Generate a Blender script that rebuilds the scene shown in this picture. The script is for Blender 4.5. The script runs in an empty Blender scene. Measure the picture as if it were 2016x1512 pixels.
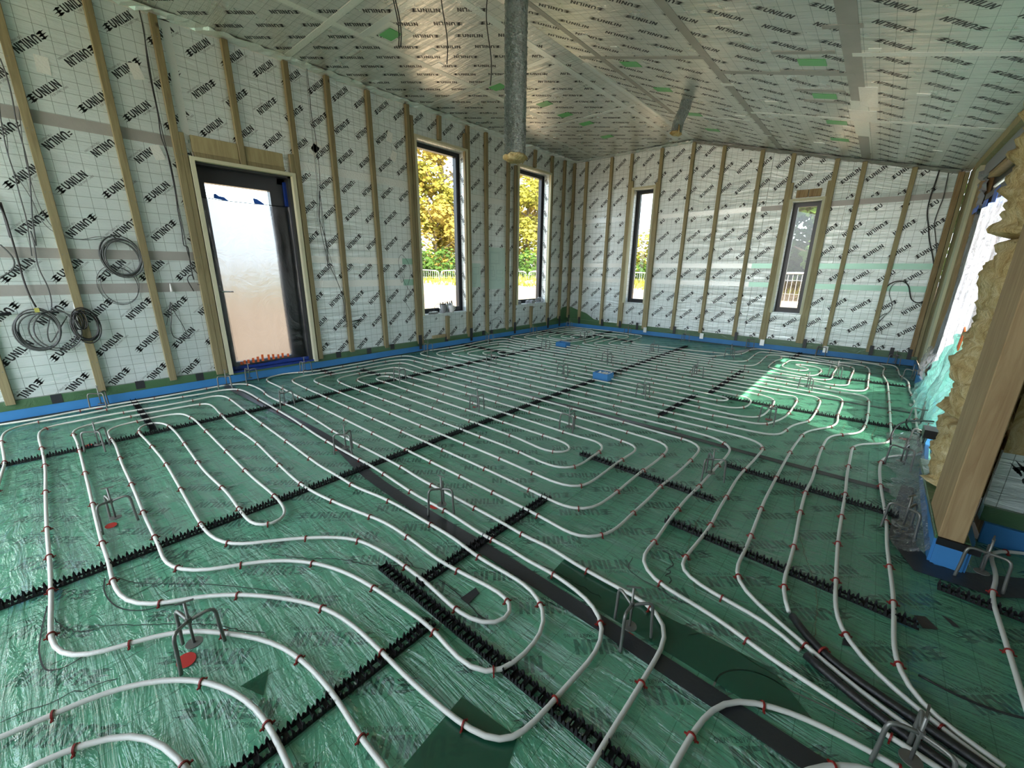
import bpy, bmesh, math, random
from mathutils import Vector, Matrix, noise
random.seed(7)
SC = bpy.context.scene
COL = SC.collection

# ------------------------------------------------------------------ camera, light, exposure
cam_data = bpy.data.cameras.new('camera')
cam = bpy.data.objects.new('camera', cam_data); COL.objects.link(cam)
cam_data.sensor_width = 36.0
cam_data.lens = 800.5 / 2016 * 36.0
cam_data.clip_start = 0.02; cam_data.clip_end = 300
CAMP = Vector((4.738, -7.176, 1.15))
rx = Vector((0.751981, 0.659103, 0.010382)); dn = Vector((0.187696, -0.198995, -0.961858)); fw = Vector((-0.631897, 0.725248, -0.273351))
cam.matrix_world = Matrix(((rx.x, -dn.x, -fw.x, CAMP.x), (rx.y, -dn.y, -fw.y, CAMP.y), (rx.z, -dn.z, -fw.z, CAMP.z), (0, 0, 0, 1)))
SC.camera = cam
SUN_DIR = Vector((-1.37, 0.72, -1.78)).normalized()
world = bpy.data.worlds.new('world'); SC.world = world; world.use_nodes = True
wn = world.node_tree.nodes; wl_ = world.node_tree.links
bgn = wn['Background']
sky = wn.new('ShaderNodeTexSky'); sky.sky_type = 'NISHITA'; sky.sun_disc = False
sky.sun_elevation = math.asin(-SUN_DIR.z); sky.sun_rotation = math.atan2(-SUN_DIR.x, -SUN_DIR.y)
sky.air_density = 1.0; sky.dust_density = 2.0; sky.ozone_density = 1.0
mixw = wn.new('ShaderNodeMixRGB'); mixw.inputs[0].default_value = 0.45; mixw.inputs[2].default_value = (7.0, 7.6, 8.2, 1)
wl_.new(sky.outputs[0], mixw.inputs[1]); wl_.new(mixw.outputs[0], bgn.inputs[0])
bgn.inputs[1].default_value = 0.42
sun_d = bpy.data.lights.new('sun', 'SUN'); sun_d.energy = 13; sun_d.angle = math.radians(0.6); sun_d.color = (1.0, 0.94, 0.84)
sun_o = bpy.data.objects.new('sun', sun_d); COL.objects.link(sun_o)
sun_o.rotation_euler = SUN_DIR.to_track_quat('-Z', 'Y').to_euler()
sun_o.location = (20, -12, 26)
SC.view_settings.view_transform = 'Standard'
try: SC.view_settings.look = 'None'
except Exception: pass
SC.view_settings.exposure = 1.25
SC.view_settings.gamma = 1.0
SC.view_settings.use_curve_mapping = False
cy = SC.cycles
cy.max_bounces = 9; cy.diffuse_bounces = 5; cy.glossy_bounces = 4; cy.transmission_bounces = 6; cy.transparent_max_bounces = 12
cy.sample_clamp_indirect = 6.0; cy.caustics_reflective = False; cy.caustics_refractive = False
cy.use_denoising = True

# ------------------------------------------------------------------ materials
class NT:
    def __init__(s, name):
        s.m = bpy.data.materials.new(name); s.m.use_nodes = True
        s.t = s.m.node_tree; s.n = s.t.nodes; s.l = s.t.links
        s.p = s.n['Principled BSDF']; s.out = s.n['Material Output']
    def add(s, kind, **kw):
        nd = s.n.new(kind)
        for k, v in kw.items(): setattr(nd, k, v)
        return nd
    def link(s, a, b): s.l.new(a, b)
    def coords(s, which='Object', scale=(1, 1, 1), rot=(0, 0, 0)):
        tc = s.add('ShaderNodeTexCoord'); mp = s.add('ShaderNodeMapping')
        mp.inputs['Scale'].default_value = scale; mp.inputs['Rotation'].default_value = rot
        s.link(tc.outputs[which], mp.inputs['Vector']); return mp.outputs[0]
    def noise(s, vec, scale, detail=3, rough=.55, dist=0):
        nz = s.add('ShaderNodeTexNoise'); nz.inputs['Scale'].default_value = scale; nz.inputs['Detail'].default_value = detail
        nz.inputs['Roughness'].default_value = rough; nz.inputs['Distortion'].default_value = dist
        s.link(vec, nz.inputs['Vector']); return nz.outputs[0]
    def ramp(s, fac, stops):
        r = s.add('ShaderNodeValToRGB'); e = r.color_ramp.elements
        while len(e) < len(stops): e.new(.5)
        for i, (p, c) in enumerate(stops): e[i].position = p; e[i].color = tuple(c) + (1,) if len(c) == 3 else c
        s.link(fac, r.inputs[0]); return r.outputs[0]
    def math(s, op, a, b=None, c=None):
        m = s.add('ShaderNodeMath', operation=op)
        for i, v in enumerate((a, b, c)):
            if v is None: continue
            if isinstance(v, (int, float)): m.inputs[i].default_value = v
            else: s.link(v, m.inputs[i])
        return m.outputs[0]
    def mix(s, fac, a, b):
        m = s.add('ShaderNodeMixRGB')
        for i, v in enumerate((fac, a, b)):
            if isinstance(v, (int, float)): m.inputs[i].default_value = v
            elif isinstance(v, tuple): m.inputs[i].default_value = v + (1,)
            else: s.link(v, m.inputs[i])
        return m.outputs[0]
    def schlick(s, nrm=None, f0=.04, k=1.0):
        lw = s.add('ShaderNodeLayerWeight'); lw.inputs['Blend'].default_value = .5
        if nrm is not None: s.link(nrm, lw.inputs['Normal'])
        p = s.math('POWER', lw.outputs['Facing'], 5.0)
        return s.math('MINIMUM', s.math('MULTIPLY', s.math('ADD', s.math('MULTIPLY', p, 1 - f0), f0), k), 1.0)
    def bump(s, h, strength=.3, dist=.01, normal=None):
        b = s.add('ShaderNodeBump'); b.inputs['Strength'].default_value = strength; b.inputs['Distance'].default_value = dist
        s.link(h, b.inputs['Height'])
        if normal is not None: s.link(normal, b.inputs['Normal'])
        return b.outputs[0]

def simple(name, col, rough=.5, metal=0.0, bump=None, spec=.5, var=0.0):
    a = NT(name); a.p.inputs['Base Color'].default_value = tuple(col) + (1,)
    a.p.inputs['Roughness'].default_value = rough; a.p.inputs['Metallic'].default_value = metal
    a.p.inputs['Specular IOR Level'].default_value = spec
    v = a.coords()
    if var:
        nz = a.noise(v, 6, 4)
        c = a.ramp(nz, [(.3, tuple(x * (1 - var) for x in col)), (.7, tuple(min(1, x * (1 + var)) for x in col))])
        a.link(c, a.p.inputs['Base Color'])
    if bump:
        a.link(a.bump(a.noise(v, bump[0], 4), bump[1], bump[2]), a.p.inputs['Normal'])
    return a.m

def grid_lines(a, vec, pitch, w):
    sep = a.add('ShaderNodeSeparateXYZ'); a.link(vec, sep.inputs[0])
    outs = []
    for i in (0, 1):
        f = a.math('FRACT', a.math('DIVIDE', sep.outputs[i], pitch))
        d = a.math('ABSOLUTE', a.math('SUBTRACT', f, .5))
        outs.append(a.math('GREATER_THAN', d, .5 - w / pitch / 2))
    return a.math('MAXIMUM', outs[0], outs[1])

def foil_mat(name, base, metal, rough, bumps, line=(.25, .3, .28), pitch=.0785, lw=.0022, linefac=.7):
    a = NT(name); uv = a.coords('UV')
    g = grid_lines(a, uv, pitch, lw)
    nz = a.noise(uv, 2.2, 4)
    c = a.ramp(nz, [(.3, tuple(x * .93 for x in base)), (.7, base)])
    c = a.mix(a.math('MULTIPLY', g, linefac), c, tuple(line))
    a.link(c, a.p.inputs['Base Color'])
    a.p.inputs['Metallic'].default_value = metal
    r = a.ramp(a.noise(uv, 5, 3), [(.3, (rough * .8,) * 3), (.7, (rough * 1.2,) * 3)])
    a.link(r, a.p.inputs['Roughness'])
    # crinkles: mostly horizontal soft creases plus fine orange peel
    v2 = a.coords('UV', (1.2, 9, 1)); n1 = a.noise(v2, 2.0, 5, .6, 1.2)
    n2 = a.noise(uv, 45, 3)
    b1 = a.bump(n2, bumps[0], .004); b2 = a.bump(n1, bumps[1], .02, b1)
    a.link(b2, a.p.inputs['Normal'])
    return a.m

M = {}
M['wall_foil'] = foil_mat('wall_foil', (.78, .84, .83), .45, .36, (.32, .55), lw=.0028, linefac=.9)
M['ceil_foil'] = foil_mat('ceiling_foil', (.80, .81, .77), .72, .32, (.25, .6), lw=.003)
M['floor_foil'] = foil_mat('floor_foil', (.78, .82, .78), .10, .55, (.15, .15), line=(.12, .2, .16), lw=.002)
M['ink'] = simple('black_ink', (.02, .022, .024), .45)
M['ink_soft'] = simple('grey_ink', (.30, .32, .32), .5)
M['ink_floor'] = simple('floor_ink', (.035, .06, .06), .6)
M['tape_silver'] = simple('silver_tape', (.80, .83, .81), .3, .5, (60, .6, .005))
M['tape_dull'] = simple('dull_tape', (.40, .38, .355), .45, .3, (40, .3, .003), var=.08)
M['tape_white'] = simple('bright_foil_tape', (.86, .87, .83), .38, .3, (70, .7, .005))
M['tape_green'] = simple('pale_green_tape', (.36, .60, .49), .3, .4, (50, .3, .003))
M['tape_black'] = simple('black_tape', (.028, .03, .034), .38, 0, (30, .4, .004))
M['tape_blue'] = simple('blue_tape', (.01, .10, .55), .4, 0, (50, .3, .003))
M['tape_blue_dark'] = simple('dark_blue_tape', (.01, .04, .25), .35, 0, (40, .5, .006))
M['blue_foam'] = simple('blue_edge_foam', (.045, .22, .50), .5, 0, (50, .15, .002), var=.07)
M['pipe'] = simple('white_plastic_pipe', (.72, .71, .63), .42)
M['sleeve'] = simple('black_pipe_sleeve', (.008, .008, .009), .5, 0, (120, .5, .003))
M['clip_red'] = simple('red_clip', (.22, .012, .008), .5)
M['rail'] = simple('black_rail', (.006, .006, .007), .6, spec=.3)
M['steel'] = simple('dull_steel', (.20, .20, .185), .42, .55, (60, .25, .002), var=.15)
M['red_paint'] = simple('red_paint', (.50, .03, .02), .6)
M['black_plastic'] = simple('black_plastic', (.012, .012, .014), .35)
M['frame_dark'] = simple('anthracite_frame', (.018, .02, .026), .32)
M['cable'] = simple('black_cable', (.012, .012, .013), .4)
M['cable_grey'] = simple('grey_cable', (.075, .08, .08), .45)
M['chrome'] = simple('brushed_metal', (.7, .7, .7), .25, 1.0)
M['white'] = simple('white_ceramic', (.82, .82, .80), .2)
M['grey_block'] = simple('grey_block', (.30, .30, .31), .7, 0, (40, .4, .004))
M['paper'] = simple('drawing_paper', (.60, .76, .69), .6)
M['paper_line'] = simple('drawing_line', (.33, .50, .47), .6)
M['concrete'] = simple('backing_board', (.30, .28, .25), .8)
M['sky_line_white'] = simple('white_strip', (.9, .92, .9), .3)
M['pale_lining'] = simple('pale_lining_board', (.62, .60, .42), .6, 0, (60, .3, .003), var=.06)
M['orange_tape'] = simple('orange_marks', (.85, .16, .04), .5)

def wood(name, light, dark, green=0):
    a = NT(name); v = a.coords('Object', (14, 14, 1.1))
    n1 = a.noise(v, 3.0, 5, .6, .8)
    c = a.ramp(n1, [(.28, dark), (.62, light)])
    vk = a.add('ShaderNodeTexVoronoi'); vk.inputs['Scale'].default_value = 3.1
    a.link(a.coords('Object', (1.0, 1.0, .9)), vk.inputs['Vector'])
    k = a.ramp(vk.outputs['Distance'], [(.035, (1, 1, 1)), (.075, (0, 0, 0))])
    c = a.mix(k, c, tuple(x * .25 for x in dark))
    a.link(c, a.p.inputs['Base Color']); a.p.inputs['Roughness'].default_value = .65
    a.link(a.bump(n1, .25, .003), a.p.inputs['Normal']); return a.m
M['batten'] = wood('treated_batten', (.275, .23, .12), (.18, .145, .072))
M['batten_b'] = wood('treated_batten_pale', (.41, .345, .185), (.28, .225, .11))
M['pine'] = wood('pine_stud', (.40, .28, .14), (.26, .16, .07))
M['osb'] = wood('brown_board', (.42, .26, .10), (.25, .14, .05))

def film():
    a = NT('green_membrane'); v = a.coords('Object')
    geo = a.add('ShaderNodeTexCoord')
    base = a.noise(v, .8, 3)
    # stretched wrinkles running along x, distorted
    w1 = a.noise(a.coords('Object', (1.2, 7.0, 1), (0, 0, math.radians(12))), 2.6, 5, .62, 1.6)
    w2 = a.noise(a.coords('Object', (9.0, 1.6, 1), (0, 0, math.radians(-35))), 1.5, 4, .6, 1.2)
    w3 = a.noise(v, 11, 5, .6, .5)
    h = a.math('ADD', a.math('MULTIPLY', w1, 1.0), a.math('ADD', a.math('MULTIPLY', w2, .55), a.math('MULTIPLY', w3, .22)))
    nrm = a.bump(h, .85, .030)
    tr = a.add('ShaderNodeBsdfTransparent'); tint = a.ramp(base, [(.3, (.42, .80, .60)), (.7, (.50, .86, .67))]); a.link(tint, tr.inputs[0])
    df = a.add('ShaderNodeBsdfDiffuse'); df.inputs[0].default_value = (.16, .56, .37, 1); a.link(nrm, df.inputs['Normal'])
    gl = a.add('ShaderNodeBsdfGlossy'); gl.inputs['Roughness'].default_value = .13; a.link(nrm, gl.inputs['Normal'])
    m1 = a.add('ShaderNodeMixShader'); m1.inputs[0].default_value = .30; a.link(tr.outputs[0], m1.inputs[1]); a.link(df.outputs[0], m1.inputs[2])
    m2 = a.add('ShaderNodeMixShader'); a.link(a.schlick(nrm, .07, 1.3), m2.inputs[0]); a.link(m1.outputs[0], m2.inputs[1]); a.link(gl.outputs[0], m2.inputs[2])
    a.link(m2.outputs[0], a.out.inputs[0]); return a.m
M['film'] = film()

def membrane(name, col, alpha=.5, rough=.2, b=(18, .8, .02)):
    a = NT(name); v = a.coords()
    nrm = a.bump(a.noise(v, b[0], 5, .6, 1.5), b[1], b[2])
    tr = a.add('ShaderNodeBsdfTransparent'); tr.inputs[0].default_value = tuple(.35 + .65 * c for c in col) + (1,)
    df = a.add('ShaderNodeBsdfDiffuse'); df.inputs[0].default_value = tuple(col) + (1,); a.link(nrm, df.inputs['Normal'])
    tl = a.add('ShaderNodeBsdfTranslucent'); tl.inputs[0].default_value = tuple(col) + (1,); a.link(nrm, tl.inputs['Normal'])
    gl = a.add('ShaderNodeBsdfGlossy'); gl.inputs['Roughness'].default_value = rough; a.link(nrm, gl.inputs['Normal'])
    m0 = a.add('ShaderNodeMixShader'); m0.inputs[0].default_value = .5; a.link(df.outputs[0], m0.inputs[1]); a.link(tl.outputs[0], m0.inputs[2])
    m1 = a.add('ShaderNodeMixShader'); m1.inputs[0].default_value = alpha; a.link(tr.outputs[0], m1.inputs[1]); a.link(m0.outputs[0], m1.inputs[2])
    m2 = a.add('ShaderNodeMixShader'); a.link(a.schlick(nrm, .07, 1.1), m2.inputs[0]); a.link(m1.outputs[0], m2.inputs[1]); a.link(gl.outputs[0], m2.inputs[2])
    a.link(m2.outputs[0], a.out.inputs[0]); return a.m
M['polythene'] = membrane('clear_polythene', (.85, .86, .88), .10, .12, (9, 1.0, .05))
M['polythene_sun'] = membrane('sunlit_polythene', (.62, .62, .68), .62, .2, (6, .9, .04))
M['green_sheet'] = membrane('pale_green_sheet', (.30, .78, .66), .75, .25, (9, .9, .03))
M['green_sill'] = membrane('green_sill_membrane', (.13, .30, .13), .93, .3, (14, .6, .01))
M['green_patch'] = simple('green_ceiling_patch', (.14, .50, .17), .35)
M['green_dark'] = membrane('double_layer_membrane', (.06, .36, .22), .30, .2, (10, .4, .01))

def blur_sheet():
    a = NT('door_polythene'); v = a.coords()
    nrm = a.bump(a.noise(v, 3.5, 4, .6, 2.0), .35, .03)
    rf = a.add('ShaderNodeBsdfRefraction'); rf.inputs['Roughness'].default_value = .50; rf.inputs['IOR'].default_value = 1.25; rf.inputs[0].default_value = (.27, .275, .30, 1); a.link(nrm, rf.inputs['Normal'])
    tl = a.add('ShaderNodeBsdfTranslucent'); tl.inputs[0].default_value = (.35, .35, .37, 1)
    gl = a.add('ShaderNodeBsdfGlossy'); gl.inputs['Roughness'].default_value = .3; a.link(nrm, gl.inputs['Normal'])
    m0 = a.add('ShaderNodeMixShader'); m0.inputs[0].default_value = .12; a.link(rf.outputs[0], m0.inputs[1]); a.link(tl.outputs[0], m0.inputs[2])
    m1 = a.add('ShaderNodeMixShader'); m1.inputs[0].default_value = .05; a.link(m0.outputs[0], m1.inputs[1]); a.link(gl.outputs[0], m1.inputs[2])
    a.link(m1.outputs[0], a.out.inputs[0]); return a.m
M['blur_sheet'] = blur_sheet()

def glass():
    a = NT('window_glass'); tr = a.add('ShaderNodeBsdfTransparent'); tr.inputs[0].default_value = (.93, .95, .94, 1)
    gl = a.add('ShaderNodeBsdfGlossy'); gl.inputs['Roughness'].default_value = .01
    m = a.add('ShaderNodeMixShader'); a.link(a.schlick(None, .04), m.inputs[0]); a.link(tr.outputs[0], m.inputs[1]); a.link(gl.outputs[0], m.inputs[2])
    a.link(m.outputs[0], a.out.inputs[0]); return a.m
M['glass'] = glass()

def duct_mat():
    a = NT('crinkled_duct_foil'); v = a.coords('Object', (1, 1, 1.6))
    n = a.noise(v, 38, 6, .7, 1.5)
    a.p.inputs['Base Color'].default_value = (.46, .49, .48, 1); a.p.inputs['Metallic'].default_value = 1.0; a.p.inputs['Roughness'].default_value = .2
    a.link(a.bump(n, 1.0, .05), a.p.inputs['Normal']); return a.m
M['duct'] = duct_mat()

def wool_mat(name, c1, c2, c3):
    a = NT(name); v = a.coords('Object', (1, 1, .6)); n = a.noise(v, 14, 6, .7, .8); n2 = a.noise(v, 90, 3, .6)
    a.link(a.ramp(n, [(.32, c3), (.5, c2), (.68, c1)]), a.p.inputs['Base Color']); a.p.inputs['Roughness'].default_value = .95
    a.link(a.bump(a.math('ADD', n, a.math('MULTIPLY', n2, .35)), .9, .025), a.p.inputs['Normal']); return a.m
M['wool'] = wool_mat('mineral_wool', (.78, .68, .40), (.60, .46, .21), (.38, .24, .08))

def soil_mat():
    a = NT('sandy_soil'); v = a.coords(); n = a.noise(v, 1.2, 8, .7); n2 = a.noise(v, 9, 6, .7)
    c = a.ramp(a.math('ADD', a.math('MULTIPLY', n, .5), a.math('MULTIPLY', n2, .5)), [(.3, (.20, .13, .07)), (.5, (.36, .25, .155)), (.7, (.48, .37, .26))])
    a.link(c, a.p.inputs['Base Color']); a.p.inputs['Roughness'].default_value = .95
    a.link(a.bump(n2, .9, .12), a.p.inputs['Normal']); return a.m
M['soil'] = soil_mat()
def leaf_mat(name, c1, c2):
    a = NT(name); v = a.coords(); n = a.noise(v, 1.4, 3)
    c = a.ramp(n, [(.35, c1), (.65, c2)])
    df = a.add('ShaderNodeBsdfDiffuse'); tl = a.add('ShaderNodeBsdfTranslucent'); a.link(c, df.inputs[0]); a.link(c, tl.inputs[0])
    m = a.add('ShaderNodeMixShader'); m.inputs[0].default_value = .35; a.link(df.outputs[0], m.inputs[1]); a.link(tl.outputs[0], m.inputs[2])
    a.link(m.outputs[0], a.out.inputs[0]); return a.m
M['leaf_yellow'] = leaf_mat('yellow_green_leaves', (.19, .19, .03), (.36, .32, .06))
M['leaf_gold'] = leaf_mat('golden_leaves', (.26, .19, .035), (.40, .30, .07))
M['leaf_dark'] = leaf_mat('dark_green_leaves', (.035, .075, .015), (.10, .17, .035))
M['bark'] = simple('bark', (.20, .15, .10), .9, 0, (20, .6, .02), var=.2)
M['grass'] = leaf_mat('dry_grass', (.22, .24, .03), (.38, .35, .08))
M['galv'] = simple('galvanised_steel', (.55, .56, .57), .4, .7)

# ------------------------------------------------------------------ geometry helpers
def link(o, parent=None):
    COL.objects.link(o)
    if parent is not None: o.parent = parent
    return o
def mk(name, bm, mat, parent=None, smooth=False, loc=None):
    me = bpy.data.meshes.new(name); bm.normal_update(); bm.to_mesh(me); bm.free()
    if isinstance(mat, str): mat = M[mat]
    me.materials.append(mat)
    if smooth:
        for p in me.polygons: p.use_smooth = True
    o = bpy.data.objects.new(name, me); link(o, parent)
    if loc is not None: o.location = loc
    return o
def tag(o, label=None, cat=None, group=None, kind=None):
    if label: o['label'] = label
    if cat: o['category'] = cat
    if group: o['group'] = group
    if kind: o['kind'] = kind
    return o
def empty(name, loc=(0, 0, 0), **kw):
    o = bpy.data.objects.new(name, None); COL.objects.link(o); o.location = loc; o.empty_display_size = .05
    return tag(o, **kw)
def box(bm, x0, x1, y0, y1, z0, z1, uv=None):
    v = [bm.verts.new((x, y, z)) for z in (z0, z1) for y in (y0, y1) for x in (x0, x1)]
    fs = []
    for q in ((0, 2, 3, 1), (4, 5, 7, 6), (0, 1, 5, 4), (2, 6, 7, 3), (0, 4, 6, 2), (1, 3, 7, 5)):
        fs.append(bm.faces.new([v[i] for i in q]))
    if uv:
        L = bm.loops.layers.uv.verify()
        for f in fs:
            for lp in f.loops:
                c = lp.vert.co; lp[L].uv = uv(c)
    return v
def frame_basis(d):
    d = d.normalized(); up = Vector((0, 0, 1)) if abs(d.z) < .95 else Vector((1, 0, 0))
    s = d.cross(up).normalized(); return s, s.cross(d).normalized()
def beam(bm, a, b, w, h, up=None):
    a = Vector(a); b = Vector(b); d = (b - a).normalized()
    if up is None: s, u = frame_basis(d)
    else:
        s = d.cross(Vector(up)).normalized(); u = s.cross(d).normalized()
    vs = [bm.verts.new(p + s * sx * w / 2 + u * su * h / 2) for p in (a, b) for su in (-1, 1) for sx in (-1, 1)]
    for q in ((0, 2, 3, 1), (4, 5, 7, 6), (0, 1, 5, 4), (2, 6, 7, 3), (0, 4, 6, 2), (1, 3, 7, 5)):
        bm.faces.new([vs[i] for i in q])
def tube(bm, pts, r, seg=8, cap=True, flat=1.0):
    pts = [Vector(p) for p in pts]; rings = []; n = len(pts)
    prev = None
    for i, p in enumerate(pts):
        d = (pts[min(i + 1, n - 1)] - pts[max(i - 1, 0)])
        if d.length < 1e-9: d = Vector((0, 0, 1))
        d.normalize()
        if prev is None: s, u = frame_basis(d)
        else:
            s = (prev - d * prev.dot(d))
            if s.length < 1e-6: s, u = frame_basis(d)
            s.normalize(); u = s.cross(d)
        prev = s
        rr = r[i] if isinstance(r, (list, tuple)) else r
        rings.append([bm.verts.new(p + s * math.cos(t) * rr + u * math.sin(t) * rr * flat) for t in [2 * math.pi * k / seg for k in range(seg)]])
    for a, b in zip(rings, rings[1:]):
        for k in range(seg): bm.faces.new((a[k], a[(k + 1) % seg], b[(k + 1) % seg], b[k]))
    if cap: bm.faces.new(rings[0][::-1]); bm.faces.new(rings[-1])
def cyl(bm, c, r, h, seg=16, r2=None):
    c = Vector(c); r2 = r if r2 is None else r2
    a = [bm.verts.new(c + Vector((math.cos(2 * math.pi * k / seg) * r, math.sin(2 * math.pi * k / seg) * r, 0))) for k in range(seg)]
    b = [bm.verts.new(c + Vector((math.cos(2 * math.pi * k / seg) * r2, math.sin(2 * math.pi * k / seg) * r2, h))) for k in range(seg)]
    for k in range(seg): bm.faces.new((a[k], a[(k + 1) % seg], b[(k + 1) % seg], b[k]))
    bm.faces.new(a[::-1]); bm.faces.new(b)
def crom(pts, step=.03, closed=False):
    P = [Vector(p) for p in pts]; out = []
    n = len(P)
    for i in range(n - 1):
        p0 = P[max(i - 1, 0)]; p1 = P[i]; p2 = P[i + 1]; p3 = P[min(i + 2, n - 1)]
        if i == 0: p0 = p1 * 2 - p2
        if i == n - 2: p3 = p2 * 2 - p1
        t01 = max((p1 - p0).length, 1e-4) ** .5; t12 = max((p2 - p1).length, 1e-4) ** .5; t23 = max((p3 - p2).length, 1e-4) ** .5
        m1 = (p2 - p1) + t12 * ((p1 - p0) / t01 - (p2 - p0) / (t01 + t12))
        m2 = (p2 - p1) + t12 * ((p3 - p2) / t23 - (p3 - p1) / (t12 + t23))
        k = max(1, int((p2 - p1).length / step))
        for j in range(k):
            t = j / k; t2 = t * t; t3 = t2 * t
            out.append(p1 * (2 * t3 - 3 * t2 + 1) + m1 * (t3 - 2 * t2 + t) + p2 * (-2 * t3 + 3 * t2) + m2 * (t3 - t2))
    out.append(P[-1]); return out
def smooth_line(P, it=2):
    for _ in range(it):
        P = [P[0]] + [P[i] * .5 + (P[i - 1] + P[i + 1]) * .25 for i in range(1, len(P) - 1)] + [P[-1]]
    return P
def dup(o, parent=None):
    c = o.copy(); COL.objects.link(c)
    if parent is not None: c.parent = parent
    return c
def dup_tree(root, loc, rz, label, group=None):
    r = root.copy(); COL.objects.link(r); r.location = loc; r.rotation_euler = (0, 0, rz); r['label'] = label
    if group: r['group'] = group
    for ch in root.children:
        c = ch.copy(); COL.objects.link(c); c.parent = r
    return r

# ------------------------------------------------------------------ lettering as thin printed shapes (unit: cap height 1)
def ribbon_quads(pts, w):
    q = []
    for a, b in zip(pts, pts[1:]):
        dx, dy = b[0] - a[0], b[1] - a[1]; L = math.hypot(dx, dy); nx, ny = -dy / L * w / 2, dx / L * w / 2
        ex, ey = dx / L * w * .18, dy / L * w * .18
        q.append(((a[0] - nx - ex, a[1] - ny - ey), (a[0] + nx - ex, a[1] + ny - ey), (b[0] + nx + ex, b[1] + ny + ey), (b[0] - nx + ex, b[1] - ny + ey)))
    return q
def letters():
    Q = []; W = .225; x = 0
    def put(qs, dx): Q.extend([tuple((px + dx, py) for px, py in q) for q in qs])
    U = ribbon_quads([(.09, 1), (.09, .36), (.17, .16), (.36, .09), (.55, .16), (.63, .36), (.63, 1)], W)
    N = ribbon_quads([(.09, 0), (.09, 1)], W) + ribbon_quads([(.6, 0), (.6, 1)], W) + [((.0, 1), (.2, 1), (.69, 0), (.49, 0))]
    I = ribbon_quads([(.09, 0), (.09, 1)], W)
    Lc = ribbon_quads([(.09, 0), (.09, 1)], W) + ribbon_quads([(.05, .09), (.5, .09)], W)
    adv = {'U': .9, 'N': .87, 'I': .36, 'L': .62}
    for ch in 'UNILIN':
        put({'U': U, 'N': N, 'I': I, 'L': Lc}[ch], x); x += adv[ch]
    return Q, x
LQ, LW = letters()
# winged emblem left of the word
EQ = [((-1.45, .10), (-.45, .05), (-.30, .27), (-.60, .30)), ((-1.55, .45), (-.45, .40), (-.28, .60), (-.70, .62)), ((-1.40, .80), (-.55, .74), (-.25, .95), (-.70, .97)),
      ((-.98, .0), (-.62, .02), (-.52, 1.0), (-.80, 1.0)), ((-.72, .08), (-.12, .12), (-.22, .26), (-.60, .27)), ((-.65, .42), (-.18, .46), (-.26, .58), (-.6, .6)), ((-.6, .76), (-.14, .80), (-.22, .93), (-.6, .94))]
ALLQ = [tuple((px * 1.0, py) for px, py in q) for q in LQ + EQ]
CX = (LW - 1.5) / 2
TXT = [tuple((px - CX, py - .5) for px, py in q) for q in ALLQ]       # centred on the whole logo
LOGO_LEN = LW + 1.5
STROKES = {'F': [[(0, 0), (0, 1), (.5, 1)], [(0, .55), (.4, .55)]], 'O': [[(0, .2), (0, .8), (.2, 1), (.4, 1), (.6, .8), (.6, .2), (.4, 0), (.2, 0), (0, .2)]],
 'R': [[(0, 0), (0, 1), (.4, 1), (.5, .75), (.4, .5), (0, .5)], [(.25, .5), (.5, 0)]], 'S': [[(.5, .9), (.2, 1), (0, .75), (.45, .35), (.3, 0), (0, .1)]],
 'M': [[(0, 0), (0, 1), (.35, .4), (.7, 1), (.7, 0)]], 'A': [[(0, 0), (.3, 1), (.6, 0)], [(.12, .35), (.48, .35)]], 'T': [[(0, 1), (.6, 1)], [(.3, 1), (.3, 0)]],
 'L': [[(0, 1), (0, 0), (.45, 0)]], 'I': [[(0, 0), (0, 1)]], 'V': [[(0, 1), (.3, 0), (.6, 1)]], 'N': [[(0, 0), (0, 1), (.5, 0), (.5, 1)]],
 'G': [[(.55, .9), (.3, 1), (0, .7), (0, .3), (.3, 0), (.55, .1), (.55, .5), (.3, .5)]], ' ': []}
ADV = {'M': .95, 'I': .25, ' ': .4}
def sub_text(words='FOR SMART LIVING', h=.25, x0=0, y0=0):
    q = []; x = 0
    for ch in words:
        for st in STROKES[ch]:
            for quad in ribbon_quads([(a * .9 + x, b) for a, b in st], .16):
                q.append(tuple((px * h + x0, py * h + y0) for px, py in quad))
        x += ADV.get(ch, .8)
    return q
SUBQ = sub_text(x0=LW * .42 - CX, y0=-.95)
SUBQ_LINE = [((LW * .40 - CX, -.82), (LW * 1.0 - CX, -.82), (LW * 1.0 - CX, -.72), (LW * .40 - CX, -.72))]

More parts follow.
